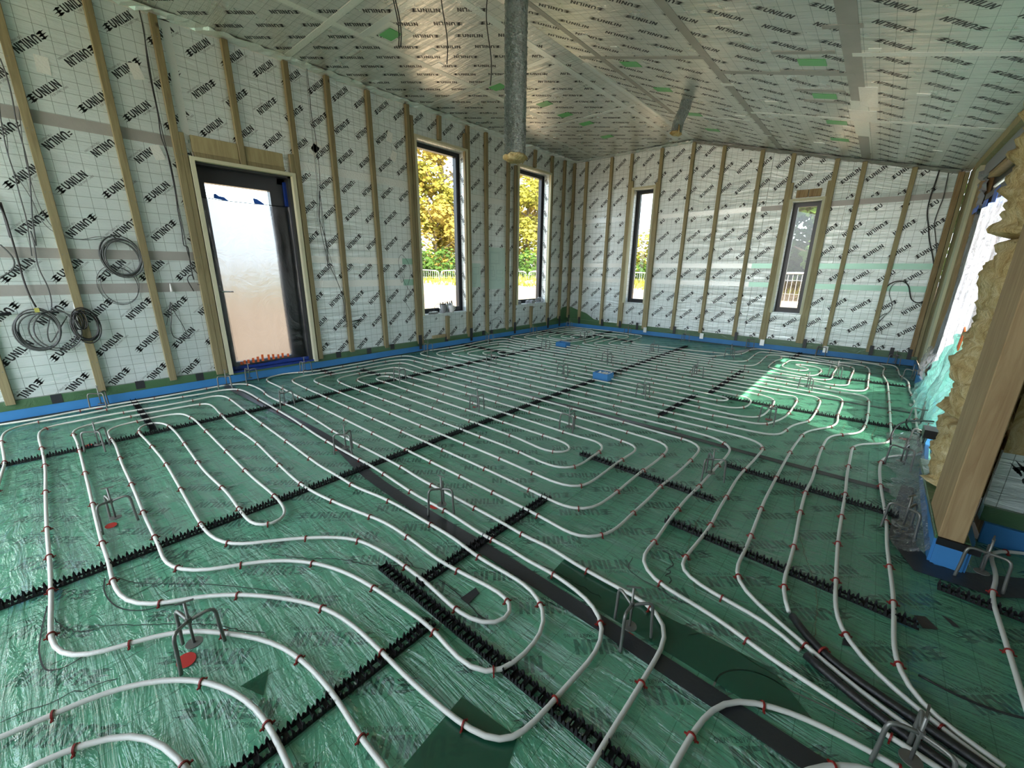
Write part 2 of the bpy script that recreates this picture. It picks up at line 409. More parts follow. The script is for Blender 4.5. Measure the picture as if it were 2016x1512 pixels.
def prints(name, parent, mat, origin, U, V, nrm, region, cap=.046, pitch=(.25, .30), ang=42, off=(0, 0), holes=(), sub='line', mat_sub='ink_soft', seed=1, keep=None, near=None, lift=.0006):
    """Logos printed in rows, every second row upside down. region=(u0,u1,v0,v1); anything over an opening or edge is cut off piece by piece."""
    rnd = random.Random(seed); bm = bmesh.new(); bs = bmesh.new()
    O = Vector(origin); U = Vector(U); V = Vector(V); Nn = Vector(nrm)
    u0, u1, v0, v1 = region
    ca, sa = math.cos(math.radians(ang)), math.sin(math.radians(ang))
    def inside(u, v):
        if not (u0 < u < u1 and v0 < v < v1): return False
        for h in holes:
            if h[0] < u < h[1] and h[2] < v < h[3]: return False
        return True
    r0 = int((v0 - off[1]) / pitch[1]) - 1; r1 = int((v1 - off[1]) / pitch[1]) + 2
    c0 = int((u0 - off[0]) / pitch[0]) - 2; c1 = int((u1 - off[0]) / pitch[0]) + 2
    for r in range(r0, r1):
        sgn = 1 if r % 2 == 0 else -1
        for c in range(c0, c1):
            cu = off[0] + c * pitch[0]; cv = off[1] + r * pitch[1]
            if not (u0 - .15 < cu < u1 + .15 and v0 - .15 < cv < v1 + .15): continue
            if keep and not keep(cu, cv): continue
            def place(qs, b, lf=lift):
                for q in qs:
                    P = [(cu + sgn * cap * (x * ca - y * sa), cv + sgn * cap * (x * sa + y * ca)) for x, y in q]
                    if all(inside(*p) for p in P):
                        vs = [b.verts.new(O + U * p[0] + V * p[1] + Nn * lf) for p in P]
                        f = b.faces.new(vs)
                        f.normal_update()
                        if f.normal.dot(Nn) < 0: f.normal_flip()
            place(TXT, bm)
            if sub == 'text' and (near is None or near(cu, cv)): place(SUBQ, bs)
            elif sub: place(SUBQ_LINE, bs)
    o = mk(name, bm, mat, parent); o['kind'] = 'stuff'
    if len(bs.verts):
        s = mk('printed_strapline', bs, mat_sub, parent); s['kind'] = 'stuff'
    else: bs.free()
    return o

def rect_minus(r, holes):
    """split rectangle (u0,u1,v0,v1) round the openings"""
    out = [r]
    for h in holes:
        nx = []
        for a in out:
            if h[1] <= a[0] or h[0] >= a[1] or h[3] <= a[2] or h[2] >= a[3]: nx.append(a); continue
            if h[0] > a[0]: nx.append((a[0], h[0], a[2], a[3]))
            if h[1] < a[1]: nx.append((h[1], a[1], a[2], a[3]))
            m0, m1 = max(a[0], h[0]), min(a[1], h[1])
            if h[2] > a[2]: nx.append((m0, m1, a[2], h[2]))
            if h[3] < a[3]: nx.append((m0, m1, h[3], a[3]))
        out = nx
    return [a for a in out if a[1] - a[0] > .01 and a[3] - a[2] > .01]

# ------------------------------------------------------------------ room geometry numbers
Y_NEAR = -9.6; X_R = 5.28; X_ALC = 6.6; ZC = 3.09; XC = 2.18; SL = -.27; Z_SILL = .155
def zceil(x): return ZC if x < XC else ZC + SL * (x - XC)
WIN = {1: dict(wall='L', a=-3.66, b=-2.82, z0=.50, z1=2.72), 2: dict(wall='L', a=-1.65, b=-.80, z0=.53, z1=2.74),
       3: dict(wall='B', a=1.255, b=1.615, z0=.56, z1=2.48), 4: dict(wall='B', a=3.625, b=3.965, z0=.56, z1=2.08)}
DOOR = (-6.04, -5.23, .10, 2.03)
HL = [(DOOR[0], DOOR[1], DOOR[2], DOOR[3])] + [(w['a'], w['b'], w['z0'], w['z1']) for w in WIN.values() if w['wall'] == 'L']
HB = [(w['a'], w['b'], w['z0'], w['z1']) for w in WIN.values() if w['wall'] == 'B']

# ---- floor
floor = bpy.data.objects.new('floor', None); COL.objects.link(floor); tag(floor, kind='structure')
floor.empty_display_size = .1
bm = bmesh.new(); box(bm, -.3, X_ALC + .2, Y_NEAR, .3, -.20, -.052)
mk('concrete_slab', bm, 'concrete', floor)
yb = [-9.6, -8.56, -7.36, -6.14, -4.94, -3.72, -2.46, -1.24, 0]
for i, (a, b) in enumerate(zip(yb, yb[1:])):
    xs = [0, 1.3, 3.74, X_R] if i % 2 else [0, 2.5, 4.9, X_R]
    for x0, x1 in zip(xs, xs[1:]):
        bm = bmesh.new(); box(bm, x0 + .0015, x1 - .0015, a + .0015, b - .0015, -.05, 0, uv=lambda c: (c.x, c.y))
        mk('insulation_board', bm, 'floor_foil', floor)
bm = bmesh.new(); box(bm, X_R, X_ALC, Y_NEAR, -4.6, -.05, 0, uv=lambda c: (c.x, c.y)); mk('insulation_board', bm, 'floor_foil', floor)
prints('printed_lettering', floor, 'ink_floor', (0, 0, 0), (1, 0, 0), (0, 1, 0), (0, 0, 1), (.02, 6.4, -9.0, -.02), cap=.050, pitch=(.23, .29), ang=43,
       off=(.185, -.10), sub='text', mat_sub='ink_floor', near=lambda u, v: v < -5.2 and u > 2.4, lift=.0008)

# ---- green membrane over the floor, one wrinkled sheet
bm = bmesh.new(); nx, ny = 106, 160; V = []
def zfilm(x, y):
    return .0045 + .0016 * noise.noise(Vector((x * 1.3, y * 6.0, 1))) + .0009 * noise.noise(Vector((x * 9, y * 3, 4)))
for j in range(ny + 1):
    y = Y_NEAR + (0 - Y_NEAR - .003) * j / ny
    V.append([bm.verts.new((.003 + (X_R - .006) * i / nx, y, zfilm(X_R * i / nx, y))) for i in range(nx + 1)])
for j in range(ny):
    for i in range(nx): bm.faces.new((V[j][i], V[j][i + 1], V[j + 1][i + 1], V[j + 1][i]))
E = [[bm.verts.new((X_R - .003 + (X_ALC - X_R) * i / 20, Y_NEAR + (-4.62 - Y_NEAR) * j / 80, zfilm(X_R - .003 + (X_ALC - X_R) * i / 20, Y_NEAR + (-4.62 - Y_NEAR) * j / 80))) for i in range(21)] for j in range(81)]
for j in range(80):
    for i in range(20): bm.faces.new((E[j][i], E[j][i + 1], E[j + 1][i + 1], E[j + 1][i]))
tag(mk('green_membrane', bm, 'film', None, True), 'wrinkled translucent green membrane laid over the whole floor under the pipes', 'membrane')

# ---- walls
def wall(name, axis, lo, hi, ztop, holes, rows, cuts, uvsign=1):
    root = bpy.data.objects.new(name, None); COL.objects.link(root); tag(root, kind='structure'); root.empty_display_size = .1
    th = .20
    def put(bm, a, b, z0, z1, d0, d1, top=None):
        # d = depth outward from the room face (0 = face)
        if axis == 'x': vs = box(bm, -d1, -d0, a, b, z0, z1, uv=lambda c: (c.y, c.z))
        else: vs = box(bm, a, b, d0, d1, z0, z1, uv=lambda c: (c.x, c.z))
        if top:
            for v in vs:
                if v.co.z > z0 + 1e-4:
                    v.co.z = min(z1, top(v.co.x)) if axis == 'y' else z1
    bm = bmesh.new()
    back = rect_minus((lo, hi, 0, ztop + .0), holes)
    if axis == 'y': back = [q for r in back for q in ([(r[0], XC, r[2], r[3]), (XC, r[1], r[2], r[3])] if r[0] < XC < r[1] else [r])]
    for r in back: put(bm, r[0], r[1], r[2], r[3], .03, .03 + th, (lambda x: zceil(x) + .05) if axis == 'y' else None)
    mk('wall_backing', bm, 'osb', root)
    for (z0, z1) in rows:
        for a, b in zip(cuts, cuts[1:]):
            for r in rect_minus((a + .0012, b - .0012, z0 + .0012, z1 - .0012), holes):
                # further split where the ceiling crease bends the top edge
                parts = [r]
                if axis == 'y' and r[3] > 2.2 and r[0] < XC < r[1]: parts = [(r[0], XC, r[2], r[3]), (XC, r[1], r[2], r[3])]
                for q in parts:
                    bm = bmesh.new(); put(bm, q[0], q[1], q[2], q[3], 0, .03, (lambda x: zceil(x) - .002) if axis == 'y' else None)
                    mk('insulation_board', bm, 'wall_foil', root)
    return root
RL = [(.10, .957), (.957, 1.225), (1.225, 2.15), (2.15, 3.088)]
wall_left = wall('wall_left', 'x', Y_NEAR, 0, 3.12, HL, RL, [-9.6, -8.46, -6.05, -4.2, -2.1, 0])
wall_back = wall('wall_back', 'y', 0, X_R, 3.12, HB, [(.10, .957), (.957, 1.225), (1.225, 2.02), (2.02, 3.2)], [0, 1.43, 3.3, 4.22, X_R])
def hgrow(H, e): return [(a - e, b + e, c - e, d + e) for a, b, c, d in H]
prints('printed_lettering', wall_left, 'ink', (0, 0, 0), (0, 1, 0), (0, 0, 1), (1, 0, 0), (Y_NEAR, -.01, .965, 1.218), pitch=(.25, .30), off=(-6.49, 1.10), holes=hgrow(HL, .04), sub='text', near=lambda u, v: u < -5.8, seed=3)
prints('printed_lettering', wall_left, 'ink', (0, 0, 0), (0, 1, 0), (0, 0, 1), (1, 0, 0), (Y_NEAR, -.01, 1.262, 2.105), pitch=(.25, .30), off=(-6.34, 1.44 - .30), holes=hgrow(HL, .04), sub='text', near=lambda u, v: u < -5.8, seed=3)
prints('printed_lettering', wall_left, 'ink', (0, 0, 0), (0, 1, 0), (0, 0, 1), (1, 0, 0), (Y_NEAR, -.01, 2.195, 3.085), pitch=(.25, .30), off=(-6.61, 2.93 - .6), holes=hgrow(HL, .04), sub='text', near=lambda u, v: u < -5.2, seed=3)
prints('printed_lettering', wall_left, 'ink', (0, 0, 0), (0, 1, 0), (0, 0, 1), (1, 0, 0), (Y_NEAR, -.01, Z_SILL, .915), pitch=(.25, .29), off=(-6.62, .50), holes=hgrow(HL, .04), sub='text', near=lambda u, v: u < -5.8, seed=3)
for (z0, z1, o) in ((.16, .915, (.12, .44)), (.99, 1.19, (.05, 1.11)), (1.26, 1.985, (.10, 1.42 - .6)), (2.055, 3.088, (.2, 2.35 - .6))):
    prints('printed_lettering', wall_back, 'ink', (0, 0, 0), (1, 0, 0), (0, 0, 1), (0, -1, 0), (.01, X_R, z0, z1), pitch=(.25, .29), off=o, holes=hgrow(HB, .04) + ([(XC + k * .1, 9, zceil(XC + k * .1) - .03, 4) for k in range(0, 32)] if z1 > 2.2 else []), seed=5)

# tapes over the board joints (thin strips proud of the boards)
def strip(name, parent, mat, axis, a, b, c0, c1, holes=(), proud=.002, base=0.0):
    for i, r in enumerate(rect_minus((a, b, c0, c1), holes)):
        bm = bmesh.new()
        if axis == 'L': box(bm, base, base + proud, r[0], r[1], r[2], r[3])
        elif axis == 'B': box(bm, r[0], r[1], -base - proud, -base, r[2], r[3])
        elif axis == 'F': box(bm, r[0], r[1], r[2], r[3], base, base + proud)
        mk(name, bm, mat, parent)
hl = hgrow(HL, .045); hb = hgrow(HB, .045)
for z0, z1 in ((.918, .996), (1.187, 1.262), (2.112, 2.195)):
    strip('joint_tape', wall_left, 'tape_dull', 'L', Y_NEAR, -6.10, z0, z1)
    strip('joint_tape', wall_left, 'tape_white' if z1 < 2.1 else 'tape_silver', 'L', -5.20, -4.25, z0, z1, hl)
    strip('joint_tape', wall_left, 'tape_white' if z1 < 1.3 else 'tape_silver', 'L', -4.25, -3.95, z0, z1, hl, .003)
    strip('joint_tape', wall_left, 'tape_green' if z1 < 1.3 else 'tape_silver', 'L', -3.95, -3.72, z0, z1, hl, .0025)
    strip('joint_tape', wall_left, 'tape_silver', 'L', -2.78, 0, z0, z1, hl, .0022)
strip('joint_tape', wall_left, 'tape_silver', 'L', -6.09, -6.03, 2.195, 3.07)
strip('joint_tape', wall_left, 'tape_white', 'L', -9.6, 0, 3.045, 3.084)
for z0, z1 in ((.920, .990), (1.19, 1.26), (1.985, 2.05)):
    strip('joint_tape', wall_back, 'tape_silver', 'B', 0, 3.25, z0, z1, hb); strip('joint_tape', wall_back, 'tape_dull' if z1 > 1.3 else 'tape_green', 'B', 3.25, X_R - .02, z0, z1, hb)
# loose foil patches where fixings were taped over
rp = random.Random(12)
for y, z in ((-6.83, 2.50), (-6.31, 2.62), (-6.28, 2.05), (-4.95, 2.33), (-4.93, 2.36), (-4.02, 2.65), (-3.98, 2.45), (-6.02, 2.12), (-7.1, 2.72), (-5.15, 2.15)):
    bm = bmesh.new(); box(bm, .001, .004, -.035, .035, -.055, .055); o = mk('tape_patch', bm, 'tape_white', wall_left); o.location = (0, y, z); o.rotation_euler = (rp.uniform(-.8, .8), 0, 0)

# green sill membrane folded over the sole plate, with black tape tabs
bm = bmesh.new(); box(bm, 0, .025, Y_NEAR, DOOR[0] - .02, .085, Z_SILL); box(bm, 0, .025, DOOR[1] + .02, 0, .085, Z_SILL); tag(mk('trim_1', bm, 'green_sill'), kind='structure')
bm = bmesh.new(); box(bm, .0, X_R, -.025, 0, .085, .17); tag(mk('trim_2', bm, 'green_sill'), kind='structure')
bm = bmesh.new()
v = [bm.verts.new(p) for p in ((.003, -.75, .15), (.003, -.42, .22), (.003, -.22, .40), (.003, -.003, .42), (.45, -.003, .30), (.62, -.003, .20), (.9, -.003, .165), (.003, -.003, .15))]
bm.faces.new((v[0], v[7], v[3], v[2], v[1])); bm.faces.new((v[7], v[6], v[5], v[4], v[3]))
tag(mk('membrane_flap', bm, 'green_sill'), 'green membrane flap taped up the walls in the back corner', 'membrane')
bm = bmesh.new(); box(bm, 0, .022, Y_NEAR, 0, 0, .087); tag(mk('trim_3', bm, 'blue_foam'), kind='structure')
bm = bmesh.new(); box(bm, .022, X_R, -.022, 0, 0, .088); tag(mk('trim_4', bm, 'blue_foam'), kind='structure')
# thin dark gap line along the foam
bm = bmesh.new(); box(bm, .022, .035, Y_NEAR, -.03, .001, .011); box(bm, .03, X_R, -.036, -.022, .001, .011); tag(mk('trim_5', bm, 'tape_black'), kind='structure')

PIPES = {
 'n1': '4104,-6859 4070,-6859 3999,-6865 3925,-6862 3844,-6858 3804,-6859 3713,-6864 3623,-6879 3531,-6904 3470,-6933 3386,-6992 3291,-7059 3245,-7118 3207,-7185 3186,-7255 3137,-7326 3100,-7350 3049,-7362 2992,-7364 2875,-7360 2731,-7356 2563,-7354 2188,-7355 1734,-7351 1345,-7345 991,-7351 738,-7361 563,-7359 456,-7334 432,-7283 434,-7144 421,-6996 451,-6675 448,-6395 431,-6290 478,-6261 575,-6246 877,-6250 1176,-6262 1212,-6262 1644,-6269 2077,-6274 2477,-6279 2676,-6268 2853,-6261 3024,-6227 3197,-6209 3379,-6202 3550,-6195 3629,-6201 3740,-6208 3854,-6200 3877,-6200 3956,-6195 4031,-6209 4090,-6238 4121,-6272 4139,-6334 4139,-6374 4138,-6450 4127,-6511 4107,-6547 4055,-6564 3986,-6562 3906,-6550 3837,-6540 3790,-6550 3694,-6561 3499,-6587 3398,-6610 3273,-6661 3153,-6745 3071,-6842 3011,-6945 2974,-6992 2922,-7031 2873,-7049 2793,-7055 2684,-7051 2406,-7052 1992,-7047 1574,-7046 1175,-7037 969,-7048 861,-7041 775,-7007 762,-6949 757,-6881 767,-6636 937,-6586 1263,-6581 1667,-6585 2006,-6589 2324,-6592 2631,-6583 2802,-6597 2873,-6630 2880,-6687 2814,-6737 2664,-6742 2415,-6734 2047,-6748 1640,-6739 1198,-6730 962,-6750 865,-6806 890,-6869 1015,-6899 1251,-6890 1727,-6876 2171,-6884 2570,-6894 2717,-6894 2847,-6874 2905,-6845 2978,-6748 3070,-6634 3171,-6534 3247,-6481 3365,-6455 3483,-6439 3619,-6436 3691,-6433 3790,-6442 3913,-6443 3970,-6429 4006,-6400 4021,-6362 4012,-6316 3985,-6293 3945,-6286 3869,-6292 3740,-6313 3607,-6327 3453,-6323 3235,-6332 3091,-6365 2937,-6399 2757,-6430 2606,-6444 2220,-6434 1799,-6415 1390,-6424 1002,-6411 743,-6399 638,-6417 597,-6699 588,-6830 584,-6986 592,-7087 595,-7153 630,-7187 715,-7205 948,-7198 1741,-7200 2196,-7204 2496,-7205 2660,-7201 2825,-7204 2964,-7191 3026,-7166 3062,-7134 3087,-7091 3111,-7046 3162,-6981 3241,-6905 3361,-6819 3487,-6751 3598,-6718 3701,-6705 3794,-6702 3865,-6699 3963,-6696 4046,-6688 4120,-6679 4172,-6673 4218,-6660 4248,-6642 4268,-6613 4275,-6592 4283,-6552 4286,-6490 4288,-6427 4295,-6351 4301,-6274 4298,-6219 4278,-6168 4247,-6137 4199,-6109 4121,-6093 4020,-6081 3949,-6084 3870,-6091 3760,-6082 3663,-6095 3524,-6090 3380,-6084 3149,-6094 2736,-6080 2431,-6087 2019,-6091 1586,-6075 1177,-6074 851,-6075 557,-6074 350,-6100 277,-6204 287,-6359 230,-6863 266,-7148 248,-7334 249,-7421 282,-7475 329,-7504 437,-7523 593,-7524 923,-7507 1081,-7500 1340,-7510 1617,-7518',
 'n0': '90,-9600 100,-8400 135,-7543 156,-7345 123,-7118 124,-6850 140,-6624 118,-6321 110,-6241 119,-6106 151,-6031 199,-5992 302,-5970 556,-5960 786,-5986 1298,-5961 1682,-5964 2100,-5981 2505,-5974 2845,-5969 3032,-5979 3259,-5975 3439,-5973 3617,-5971 3812,-5976 3893,-5963 4000,-5975 4111,-5979 4271,-5977 4329,-5967 4387,-5988 4430,-6018 4445,-6075 4444,-6171 4444,-6278 4443,-6378 4440,-6468 4441,-6542 4441,-6573',
 'n2': '3307,-7487 3313,-7455 3330,-7387 3340,-7312 3372,-7233 3418,-7165 3466,-7118 3527,-7077 3618,-7034 3709,-7012 3781,-7003 3848,-7007 3913,-7006 3951,-7009',
 'n3': '3459,-7431 3468,-7360 3493,-7312 3511,-7274 3543,-7236 3582,-7210 3640,-7187 3695,-7173 3752,-7164',
 'n4': '4586,-6442 4588,-6412 4594,-6327 4604,-6253 4612,-6209 4631,-6163 4661,-6129 4736,-6091 4810,-6065 4882,-6059 4922,-6052 4986,-6050 5010,-6055',
 'n5': '4810,-6232 4828,-6198 4852,-6167 4886,-6134 4924,-6105 4949,-6095 4973,-6095',
 'n6': '5078,-5994 5000,-5979 4961,-5976 4906,-5966 4858,-5956 4780,-5941 4690,-5927 4581,-5890 4488,-5874 4414,-5865 4354,-5866 4307,-5853 4257,-5828 4218,-5779 4221,-5647 4210,-5482 4202,-5178 4209,-5050 4214,-4694 4218,-4496 4211,-4380 4185,-4313 4142,-4273 4085,-4244 3993,-4238 3852,-4231 3552,-4240 3048,-4240 2544,-4240 2039,-4240 1535,-4240 1031,-4240 731,-4233 492,-4226 387,-4249 345,-4316 303,-4440 314,-4849 306,-4886 322,-5180 312,-5274 294,-5388 294,-5505 330,-5584 402,-5638 489,-5647 694,-5653 994,-5653 1447,-5653 1900,-5653 2354,-5653 2807,-5653 3260,-5653 3560,-5661 3721,-5667 3814,-5663 3872,-5634 3892,-5572 3905,-5415 3904,-5229 3905,-5057 3915,-4913 3913,-4744 3900,-4633 3870,-4580 3819,-4570 3694,-4568 3517,-4561 3217,-4554 2744,-4554 2272,-4554 1799,-4554 1326,-4554 1026,-4559 743,-4550 655,-4578 627,-4847 616,-4958 628,-5187 657,-5259 713,-5321 780,-5329 1002,-5342 1302,-5339 1764,-5339 2225,-5339 2686,-5339 3148,-5339 3448,-5360 3551,-5333 3594,-5255 3589,-5092 3589,-4976 3573,-4904 3527,-4854 3430,-4867 3312,-4875 3012,-4868 2478,-4868 1943,-4868 1409,-4868 1109,-4867 1002,-4856 930,-4864 899,-4898 883,-4946 922,-5000 1032,-5027 1159,-5013 1459,-5025 1977,-5025 2496,-5025 3014,-5025 3314,-5024 3390,-5036 3437,-5071 3451,-5120 3427,-5169 3336,-5208 3036,-5182 2480,-5182 1923,-5182 1367,-5182 1067,-5182 892,-5181 830,-5167 766,-5093 760,-5025 766,-4953 785,-4857 817,-4787 899,-4739 1111,-4729 1411,-4711 1863,-4711 2316,-4711 2768,-4711 3220,-4711 3520,-4724 3630,-4740 3714,-4738 3754,-4780 3753,-4894 3747,-5063 3751,-5292 3743,-5424 3699,-5488 3600,-5505 3459,-5504 3159,-5496 2618,-5496 2077,-5496 1536,-5496 995,-5496 695,-5494 588,-5491 536,-5477 477,-5414 464,-5344 447,-5267 468,-4974 460,-4820 472,-4464 505,-4389 666,-4379 1085,-4410 1385,-4397 1972,-4397 2559,-4397 3146,-4397 3446,-4397 3800,-4415 3921,-4412 3984,-4417 4029,-4434 4056,-4490 4068,-4647 4069,-4786 4066,-5002 4055,-5104 4058,-5319 4054,-5503 4050,-5682 4026,-5760 3988,-5810 3917,-5827 3786,-5818 3660,-5812 3360,-5810 2850,-5810 2341,-5810 1831,-5810 1322,-5810 812,-5810 512,-5805 273,-5810 173,-5798 97,-5761 77,-5688 49,-5574 131,-5387 166,-5262 168,-4991 166,-4634 139,-4334 189,-4125 291,-4083 460,-4092 805,-4083 1105,-4083 1566,-4083 2028,-4083 2490,-4083 2951,-4083 3413,-4083 3874,-4083 4174,-4089 4248,-4095 4309,-4098 4355,-4134 4375,-4198 4367,-4284 4362,-4450 4350,-4608 4343,-4773 4351,-5004 4355,-5170 4365,-5350 4359,-5523 4352,-5658 4351,-5702 4365,-5726 4393,-5746 4446,-5766 4491,-5771 4552,-5776 4619,-5781 4664,-5779 4727,-5809 4768,-5839',
 'n7': '4717,-5685 4700,-5652 4683,-5590 4677,-5521 4679,-5428 4676,-5238 4662,-4986 4654,-4646 4662,-4529 4657,-4093 4662,-3869 4676,-3675 4725,-3563 4810,-3466 4846,-3367 4867,-3149 4875,-2551 4868,-2322 4841,-2209 4768,-2172 4665,-2200 4366,-2199 3896,-2199 3427,-2199 2957,-2199 2488,-2199 2018,-2199 1549,-2199 1079,-2199 779,-2222 462,-2202 275,-2169 165,-2164 112,-2419 119,-2647 172,-3089 162,-3497 127,-3657 155,-3830 215,-3901 287,-3928 396,-3932 696,-3926 1159,-3926 1622,-3926 2085,-3926 2547,-3926 3010,-3926 3473,-3926 3936,-3926 4236,-3925 4349,-3909 4406,-3857 4419,-3788 4433,-3655 4463,-3522 4522,-3402 4539,-3225 4545,-2857 4541,-2688 4521,-2585 4470,-2537 4440,-2555 4343,-2540 4043,-2513 3561,-2513 3079,-2513 2597,-2513 2115,-2513 1633,-2513 1151,-2513 851,-2533 597,-2529 471,-2555 436,-2735 459,-3096 484,-3309 471,-3522 504,-3591 579,-3623 689,-3613 989,-3612 1505,-3612 2020,-3612 2536,-3612 3051,-3612 3567,-3612 3867,-3624 4077,-3630 4205,-3567 4234,-3435 4237,-3200 4238,-3059 4230,-2967 4196,-2889 4144,-2874 4116,-2846 3816,-2827 3314,-2827 2812,-2827 2309,-2827 1807,-2827 1305,-2827 1005,-2883 885,-2851 799,-2876 770,-2964 770,-3112 746,-3200 784,-3273 859,-3322 963,-3311 1263,-3298 1822,-3298 2380,-3298 2939,-3298 3498,-3298 3798,-3311 3859,-3301 3903,-3301 3917,-3238 3909,-3190 3889,-3169 3850,-3163 3550,-3141 3007,-3141 2464,-3141 1920,-3141 1377,-3141 1077,-3163 975,-3149 910,-3096 867,-3034 892,-2977 949,-2938 1019,-2950 1319,-2984 1783,-2984 2248,-2984 2712,-2984 3177,-2984 3641,-2984 3941,-3017 3985,-3002 4014,-3010 4050,-3058 4074,-3132 4081,-3263 4063,-3381 4031,-3431 3944,-3463 3839,-3458 3539,-3455 3058,-3455 2577,-3455 2097,-3455 1616,-3455 1135,-3455 835,-3471 719,-3473 645,-3431 601,-3356 621,-3298 626,-3129 613,-2884 641,-2721 731,-2679 912,-2705 1212,-2670 1670,-2670 2128,-2670 2586,-2670 3044,-2670 3502,-2670 3960,-2670 4260,-2689 4342,-2657 4376,-2782 4383,-3063 4373,-3378 4338,-3550 4260,-3718 4059,-3740 3907,-3763 3607,-3769 3150,-3769 2694,-3769 2238,-3769 1781,-3769 1324,-3769 868,-3769 568,-3801 453,-3782 375,-3746 312,-3662 339,-3393 328,-3118 307,-2814 307,-2565 337,-2411 404,-2313 575,-2372 875,-2356 1346,-2356 1817,-2356 2288,-2356 2760,-2356 3231,-2356 3702,-2356 4173,-2356 4473,-2382 4574,-2394 4653,-2406 4684,-2477 4695,-2641 4690,-3090 4699,-3216 4689,-3348 4662,-3431 4590,-3551 4539,-3677 4524,-3858 4512,-4104 4507,-4553 4507,-4737 4507,-4931 4522,-5305 4525,-5374 4526,-5502 4524,-5588 4539,-5644 4576,-5685 4627,-5717 4675,-5747 4714,-5764 4763,-5797 4837,-5838 4902,-5870 4961,-5903 5015,-5915 5065,-5930 5110,-5944',
 'n8': '5181,-5907 5159,-5905 5139,-5892 5094,-5871 5052,-5850 5019,-5828 4985,-5801 4947,-5781 4908,-5739 4872,-5687 4843,-5603 4834,-5515 4829,-5407 4823,-5285 4817,-5125 4815,-5011 4814,-4741 4814,-4549 4808,-4314 4810,-3981 4811,-3810 4821,-3735 4835,-3696 4921,-3599 4988,-3530 5007,-3487 5010,-3427 5011,-3261 5012,-2670 5011,-2032 5004,-1386 4973,-991 4976,-696 4987,-488 4964,-361 4900,-303 4766,-270 4548,-471 4382,-450 4171,-296 3956,-313 3770,-375 3640,-392 3614,-578 3618,-843 3629,-1083 3622,-1272 3575,-1356 3526,-1385 3408,-1412 3242,-1421 2942,-1414 2122,-1414 1822,-1425 1747,-1412 1678,-1350 1658,-1247 1650,-956 1643,-619 1616,-488 1552,-403 1471,-394 1140,-462 865,-420 776,-314 525,-341 318,-364 281,-588 278,-1004 290,-1362 281,-1715 320,-1810 401,-1872 496,-1870 796,-1885 1267,-1885 1738,-1885 2209,-1885 2680,-1885 3151,-1885 3622,-1885 4093,-1885 4393,-1851 4530,-1917 4641,-1883 4694,-1825 4696,-1654 4698,-1471 4705,-1147 4706,-851 4683,-700 4603,-657 4504,-628 4349,-569 4195,-512 4030,-506 3902,-593 3945,-708 3907,-984 3903,-1276 3909,-1420 3941,-1494 4031,-1542 4215,-1588 4374,-1596 4408,-1480 4424,-1310 4410,-1145 4357,-1023 4241,-1004 4167,-1014 4125,-1029 4127,-1064 4152,-1101 4244,-1178 4296,-1214 4301,-1293 4246,-1384 4148,-1383 4073,-1371 4034,-1291 4023,-1151 4037,-948 4058,-776 4179,-759 4366,-760 4447,-745 4534,-843 4537,-1229 4532,-1665 4481,-1732 4398,-1755 4235,-1744 4066,-1729 3766,-1728 3281,-1728 2796,-1728 2311,-1728 1826,-1728 1526,-1683 1455,-1684 1386,-1654 1360,-1577 1364,-1311 1337,-1000 1322,-836 1236,-738 1009,-708 760,-715 610,-727 590,-831 585,-1132 569,-1379 610,-1486 687,-1552 997,-1586 1105,-1512 1117,-1334 1119,-1122 1075,-1022 973,-976 862,-1010 831,-1117 855,-1180 900,-1257 980,-1257 1050,-1340 980,-1410 892,-1383 814,-1378 748,-1323 710,-1213 724,-1032 791,-900 954,-892 1123,-875 1200,-958 1238,-1098 1237,-1327 1205,-1522 1172,-1660 1076,-1702 930,-1718 634,-1698 536,-1703 455,-1640 414,-1534 438,-1174 418,-892 404,-660 451,-538 640,-524 987,-528 972,-658 1222,-669 1389,-628 1469,-648 1521,-764 1503,-1012 1507,-1313 1492,-1453 1523,-1523 1579,-1567 1671,-1554 1971,-1571 2588,-1571 3206,-1571 3506,-1576 3591,-1582 3695,-1566 3752,-1500 3775,-1305 3763,-848 3773,-579 3877,-502 4033,-526 4351,-594 4554,-516 4674,-483 4781,-498 4826,-593 4851,-824 4851,-1134 4850,-1508 4850,-1839 4828,-1974 4787,-2032 4733,-2064 4650,-2046 4432,-2072 4132,-2042 3630,-2042 3128,-2042 2626,-2042 2123,-2042 1621,-2042 1119,-2042 617,-2042 317,-2013 237,-2035 165,-1988 130,-1903 147,-1506 130,-1154 136,-705 112,-314 155,-204 262,-162 579,-131 950,-116 1204,-150 1562,-199 1697,-194 1767,-276 1794,-408 1817,-586 1802,-989 1794,-1114 1823,-1208 1884,-1267 1963,-1248 2263,-1257 2898,-1257 3198,-1249 3276,-1099 3346,-971 3426,-878 3471,-718 3479,-422 3491,-220 3574,-156 3745,-147 4142,-287 4543,-177 4753,-209 4888,-261 5050,-193 5096,-302 5111,-528 5115,-807 5135,-941 5167,-1075 5176,-1284 5170,-1628 5184,-1965 5182,-2275 5170,-2704 5162,-2942 5169,-3172 5170,-3332 5168,-3503 5167,-3572 5150,-3627 5095,-3693 5014,-3767 4970,-3851 4952,-3993 4953,-4265 4965,-4525 4973,-4662 4977,-4805 4976,-4967 4987,-5242 4991,-5357 4991,-5456 4988,-5575 4988,-5668 4996,-5720 5012,-5772 5038,-5815 5071,-5838 5107,-5854 5142,-5865 5180,-5882',
 'n9': '1933,-913 1900,-946 1923,-1028 1971,-1082 2048,-1087 2212,-1042 2566,-1004 2880,-1006 3218,-923 3322,-917',
